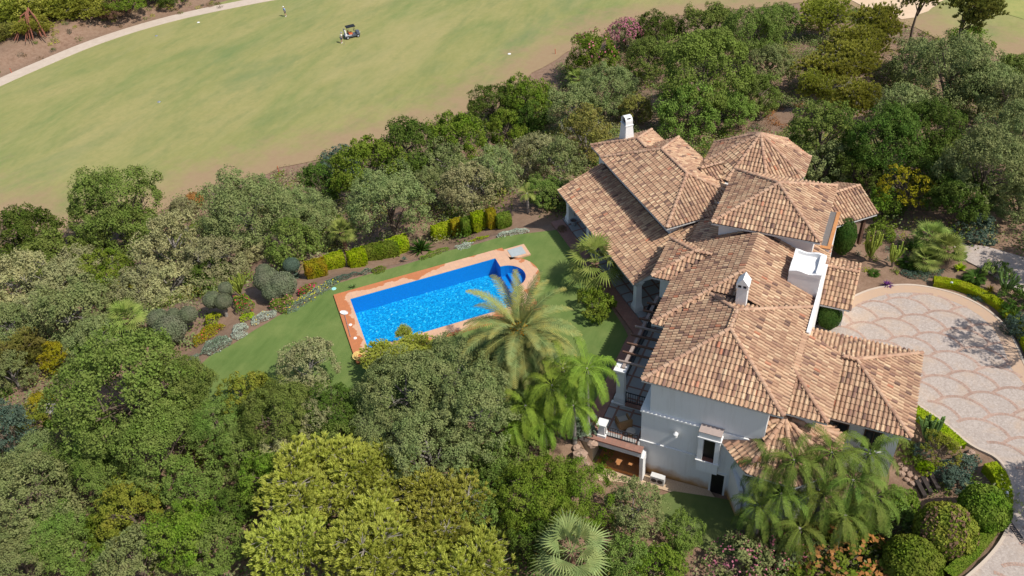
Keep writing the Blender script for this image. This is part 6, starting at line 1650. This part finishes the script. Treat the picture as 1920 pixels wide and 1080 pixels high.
# sprinkler covers on the fairway
for x,y,l in ((372,42,'pale sprinkler cover on the fairway just below the path'),(293,67,'small sprinkler cover left of the other near the path'),(298,191,'sprinkler cover in the dark patch at upper left fairway'),(955,101,'pale stone ringed sprinkler cover on the right fairway')):
    p=P(x,y,GZ); m=MB(); m.lathe([(0,.05),(.2,.05),(.26,.0)],(0,0,0),12); o=m.build('sprinkler_cover',WHITE2 if 'pale' in l else STEEL); o.location=(p.x,p.y,tz(p.x,p.y)+.08); tag(o,l,'sprinkler cover','sprinkler covers on the fairway')
# fallen brown pine branches, top left
p=P(70,55,-6); z=tz(p.x,p.y); t=empty('fallen_branch',(p.x,p.y,z),'rust brown dead pine branches hanging at the top left woods edge','dead branch')
m=MB(); rg=random.Random(4)
for i in range(26):
    a=-1.2+rg.uniform(-.9,.9); L=rg.uniform(2.5,5.5); h=rg.uniform(2.5,4.5)
    m.tube([(0,0,h*.9),(math.cos(a)*L*.5,math.sin(a)*L*.5,h*.75),(math.cos(a)*L,math.sin(a)*L,.2)],[.14,.12,.05],5)
m.build('branches',simple('rust_bark',(.30,.12,.07),(.18,.07,.05),3,.95),t)
# stone steps / paving in the far left shrubbery
m=MB(); 
for i,(x,y) in enumerate([(108,772),(96,768)]):
    p=P(x,y,.8); m.box(p.x-.9,p.x+.9,p.y-.5,p.y+.5,-1,tz(p.x,p.y)+.25+.12*i)
o=m.build('stone_step',simple('grey_stone',(.42,.38,.36),(.3,.27,.25),3,.9)); tag(o,'flat grey stone step showing between the bushes at far left','stone step')
# ---------------------------------------------------------------- people and golf buggy
SKIN=simple('skin',(.55,.32,.22),None,4,.6); 
def person(px,py,ang,shirt,shorts,label,hat,carry=None,cat='person',bend=.0):
    p=P(px,py,GZ+.05); z=tz(p.x,p.y)+.06
    t=empty('person',(p.x,p.y,z),label,cat,rz=ang)
    # one continuous body grown over a joint skeleton
    J=dict(pel=(0,0,.95),spn=(0,.02,1.15),chs=(0,.04+bend,1.38),nck=(0,.05+bend,1.52),hdb=(0,.07+bend,1.60),hdm=(0,.085+bend,1.68),hdt=(0,.09+bend,1.77),
      lh=(-.10,0,.90),lk=(-.12,.10,.50),la=(-.13,-.02,.09),lf=(-.14,.14,.04),rh=(.10,0,.90),rk=(.12,-.02,.50),ra=(.13,-.14,.11),rf=(.14,.02,.04),
      ls=(-.19,.03+bend,1.43),le=(-.27,-.02+bend,1.15),lw=(-.27,.14+bend,.93),lp=(-.27,.18+bend,.87),rs=(.19,.03+bend,1.43),re=(.27,-.04+bend,1.15),rw=(.27,.10+bend,.92),rp=(.27,.14+bend,.85))
    E_=[('pel','spn'),('spn','chs'),('chs','nck'),('nck','hdb'),('hdb','hdm'),('hdm','hdt'),('pel','lh'),('lh','lk'),('lk','la'),('la','lf'),('pel','rh'),('rh','rk'),('rk','ra'),('ra','rf'),('chs','ls'),('ls','le'),('le','lw'),('lw','lp'),('chs','rs'),('rs','re'),('re','rw'),('rw','rp')]
    RR=dict(pel=.14,spn=.135,chs=.15,nck=.06,hdb=.075,hdm=.105,hdt=.07,lh=.095,lk=.065,la=.042,lf=.035,rh=.095,rk=.065,ra=.042,rf=.035,ls=.07,le=.047,lw=.032,lp=.035,rs=.07,re=.047,rw=.032,rp=.035)
    for s_,w_ in (('l','lp'),('r','rp')):
        b=Vector(J[w_])
        for i_ in range(5):
            nm=s_+'f%d'%i_; off=(-.024+.014*i_)
            ln_=(.05,.072,.08,.074,.06)[i_]
            J[nm+'a']=(b.x+off*.5,b.y+.02+(.02 if i_==0 else 0),b.z-ln_*.5); J[nm+'b']=(b.x+off*.6,b.y+.035+(.02 if i_==0 else 0),b.z-ln_)
            E_+= [(w_,nm+'a'),(nm+'a',nm+'b')]; RR[nm+'a']=.010; RR[nm+'b']=.008
    ks=list(J); me=bpy.data.meshes.new('body'); me.from_pydata([J[k] for k in ks],[(ks.index(a),ks.index(b)) for a,b in E_],[])
    o=bpy.data.objects.new('body',me); COL.objects.link(o); o.parent=t
    o.modifiers.new('s','SKIN'); 
    for i,k in enumerate(ks): me.skin_vertices[0].data[i].radius=(RR[k],RR[k])
    me.skin_vertices[0].data[0].use_root=True
    sb=o.modifiers.new('ss','SUBSURF'); sb.levels=1; sb.render_levels=1
    me.materials.append(SKIN)
    def shell(name,segs,mat,g_):
        m=MB()
        for pts,rad in segs: m.tube(pts,rad,9)
        return m.build(name,mat,t,True)
    shell('shirt',[([ (0,0,.93),(0,.02,1.15),(0,.04+bend,1.38),(0,.05+bend,1.47)],[.165,.165,.185,.10]),([(-.12,.04+bend,1.42),(-.2,.03+bend,1.40),(-.26,0+bend,1.2)],[.09,.088,.07]),([(.12,.04+bend,1.42),(.2,.03+bend,1.40),(.26,0+bend,1.2)],[.09,.088,.07])],shirt,0)
    shell('shorts',[([(0,0,1.0),(0,0,.86)],[.168,.165]),([(-.09,0,.92),(-.115,.06,.60)],[.115,.095]),([(.09,0,.92),(.115,-.01,.60)],[.115,.095])],shorts,0)
    for s in (-1,1): m=MB(); y0=.06 if s<0 else -.06; m.ball((s*.135,y0,.045),.09,8,5,sq=(.6,1.5,.55)); m.build('shoe',WHITE2,t,True)
    m=MB(); m.lathe([(.125,.0),(.118,.06),(.08,.115),(.0,.13)],(0,.085+bend,1.70),12); m.box(-.08,.08,.17+bend,.27+bend,1.70,1.715); m.build('cap',hat,t,True)
    m=MB(); m.ball((0,.19+bend,1.655),.018,6,4); m.build('nose',SKIN,t)
    for s in (-1,1): m=MB(); m.ball((s*.038,.178+bend,1.685),.012,6,4); m.build('eye',IRON,t)
    m=MB(); m.box(-.025,.025,.17+bend,.185+bend,1.615,1.622); m.build('mouth',simple('lip',(.4,.15,.12)),t)
    return t
t=person(536,30,2.4,simple('light_blue_shirt',(.22,.36,.62)),simple('navy_shorts',(.03,.04,.09)),'golfer walking in light blue shirt, navy shorts and white cap',WHITE2)
p2=person(641,80,-.9,simple('cream_shirt',(.78,.76,.66)),simple('blue_shorts',(.06,.10,.22)),'golfer in cream shirt and blue shorts bending forward beside the buggy',simple('cap_grey',(.3,.3,.33)),bend=.10)
# golf club held by the second player
pc=P(645,84,GZ); m=MB(); m.tube([(0,0,.05),(.35,-.1,.85)],.02,5); m.box(-.06,.06,-.03,.03,.0,.06); o=m.build('golf_club',STEEL); o.location=(pc.x,pc.y,tz(pc.x,pc.y)+.06); tag(o,'golf club held upright by the golfer in the cream shirt','golf club')
# buggy
p=P(660,66,GZ+.3); z=tz(p.x,p.y)+.06
hd=math.atan2((P(676,61,GZ)-P(650,67,GZ)).y,(P(676,61,GZ)-P(650,67,GZ)).x)
bg=empty('golf_buggy',(p.x,p.y,z),'dark golf buggy with black roof and orange bags parked on the fairway','golf buggy',rz=hd)
BODY=simple('buggy_body',(.10,.11,.14),(.07,.08,.1),3,.35,.6); BLK=simple('black_plastic',(.02,.02,.022),None,3,.5); LGR=simple('buggy_light',(.5,.52,.56),None,3,.5)
m=MB(); m.prism([(-1.25,-.55),(1.05,-.55),(1.3,-.35),(1.3,.35),(1.05,.55),(-1.25,.55)],.28,.52); m.build('chassis',BODY,bg)
m=MB(); m.prism([(.72,-.55),(1.05,-.55),(1.3,-.35),(1.3,.35),(1.05,.55),(.72,.55)],.52,.88,scale_top=.86); m.build('front_cowl',BODY,bg)
m=MB(); m.box(-1.2,-.1,-.56,.56,.52,.66); m.build('rear_body',LGR,bg)
ORG=simple('orange_seat',(.62,.14,.04),None,3,.6)
m=MB(); m.box(-.45,.1,-.5,.5,.66,.8); m.build('seat',ORG,bg); m=MB(); m.box(-.55,-.44,-.5,.5,.72,1.12); m.build('backrest',ORG,bg)
for x in(-.85,.88):
    for y in(-.56,.56):
        m=MB(); M=Matrix.Translation((x,y,.26))@Matrix.Rotation(math.pi/2,4,'X'); n=18
        for r0,za,zb_ in ((.26,-.1,.1),):
            pts=[M@Vector((r0*math.cos(i/n*6.283),r0*math.sin(i/n*6.283),q)) for q in (za,zb_) for i in range(n)]
            for i in range(n): j=(i+1)%n; m.poly([pts[i],pts[j],pts[n+j],pts[n+i]])
            m.poly(pts[:n]); m.poly(pts[n:])
        w=m.build('wheel',BLK,bg); m=MB(); 
        for q in (-.105,.105): m.poly([M@Vector((.13*math.cos(i/n*6.283),.13*math.sin(i/n*6.283),q)) for i in range(n)])
        m.build('rim',LGR,w)
for x in (-.62,.62):
    for y in (-.5,.5): m=MB(); m.tube([(x,y,.6),(x*.85 if x<0 else x*.75,y,1.82)],.022,6); m.build('roof_post',BLK,bg)
m=MB(); m.box(-.8,.7,-.58,.58,1.82,1.88); m.box(-.7,.6,-.5,.5,1.88,1.91); m.build('canopy',BLK,bg)
m=MB(); m.tube([(.62,.2,.86),(.42,.2,1.02)],.02,6); m.tube([(.42+.02*math.sin(a/8*6.28),.2+.16*math.cos(a/8*6.28),1.03+.15*math.sin(a/8*6.28)) for a in range(9)],.015,5); m.build('steering_wheel',BLK,bg)
m=MB(); 
for s in(-1,1): m.ball((1.27,s*.3,.66),.07,8,6)
m.build('headlight',WHITE2,bg)
for s,c,l in ((-1,WHITE2,'white golf bag standing on the back of the buggy'),(1,simple('bag_dark',(.08,.09,.12)),'dark golf bag standing on the back of the buggy')):
    m=MB(); w=bg.matrix_world
    q=Matrix.Translation((p.x,p.y,z))@Matrix.Rotation(hd,4,'Z')@Vector((-.98,s*.26,.62)); m.tube([(0,0,0),(-.12,0,.85)],[.13,.15],10)
    t=empty('golf_bag',q,l,'golf bag','golf bags on the buggy',rz=hd); m.build('bag',c,t)
    m=MB()
    for k in range(5): m.tube([(-.12+.05*math.cos(k*1.3),.05*math.sin(k*1.3),.8),(-.16+.08*math.cos(k*1.3),.08*math.sin(k*1.3),1.1)],.012,4)
    m.build('clubs',STEEL,t)
# ---------------------------------------------------------------- camera, sun, sky
cam=bpy.data.cameras.new('camera'); co_=bpy.data.objects.new('camera',cam); COL.objects.link(co_)
Mx=Matrix(((CX.x,CU.x,-CF.x,CP.x),(CX.y,CU.y,-CF.y,CP.y),(CX.z,CU.z,-CF.z,CP.z),(0,0,0,1))); co_.matrix_world=Mx
cam.sensor_width=36; cam.lens=36*FPX/1920; cam.clip_end=3000; cam.clip_start=.5
SC.camera=co_
SUNV=Vector((.996,-.075,0)).normalized(); EL=math.radians(53)
S=Vector((SUNV.x*math.cos(EL),SUNV.y*math.cos(EL),math.sin(EL)))
sl=bpy.data.lights.new('sun','SUN'); sl.energy=4.7; sl.angle=math.radians(.53); sl.color=(1,.95,.87)
so=bpy.data.objects.new('sun',sl); COL.objects.link(so); so.rotation_euler=(-S).to_track_quat('-Z','Y').to_euler(); so.location=(0,0,100)
w=bpy.data.worlds.new('World'); SC.world=w; w.use_nodes=True; nt=w.node_tree
sk=nt.nodes.new('ShaderNodeTexSky'); sk.sky_type='NISHITA'; sk.sun_disc=False; sk.sun_elevation=EL; sk.sun_rotation=math.atan2(S.x,S.y); sk.dust_density=1.5
bgn=nt.nodes['Background']; bgn.inputs[1].default_value=.125; nt.links.new(sk.outputs[0],bgn.inputs[0])
SC.view_settings.view_transform='Standard'; SC.view_settings.look='None'; SC.view_settings.exposure=0; SC.view_settings.gamma=1
SC.render.engine='CYCLES'
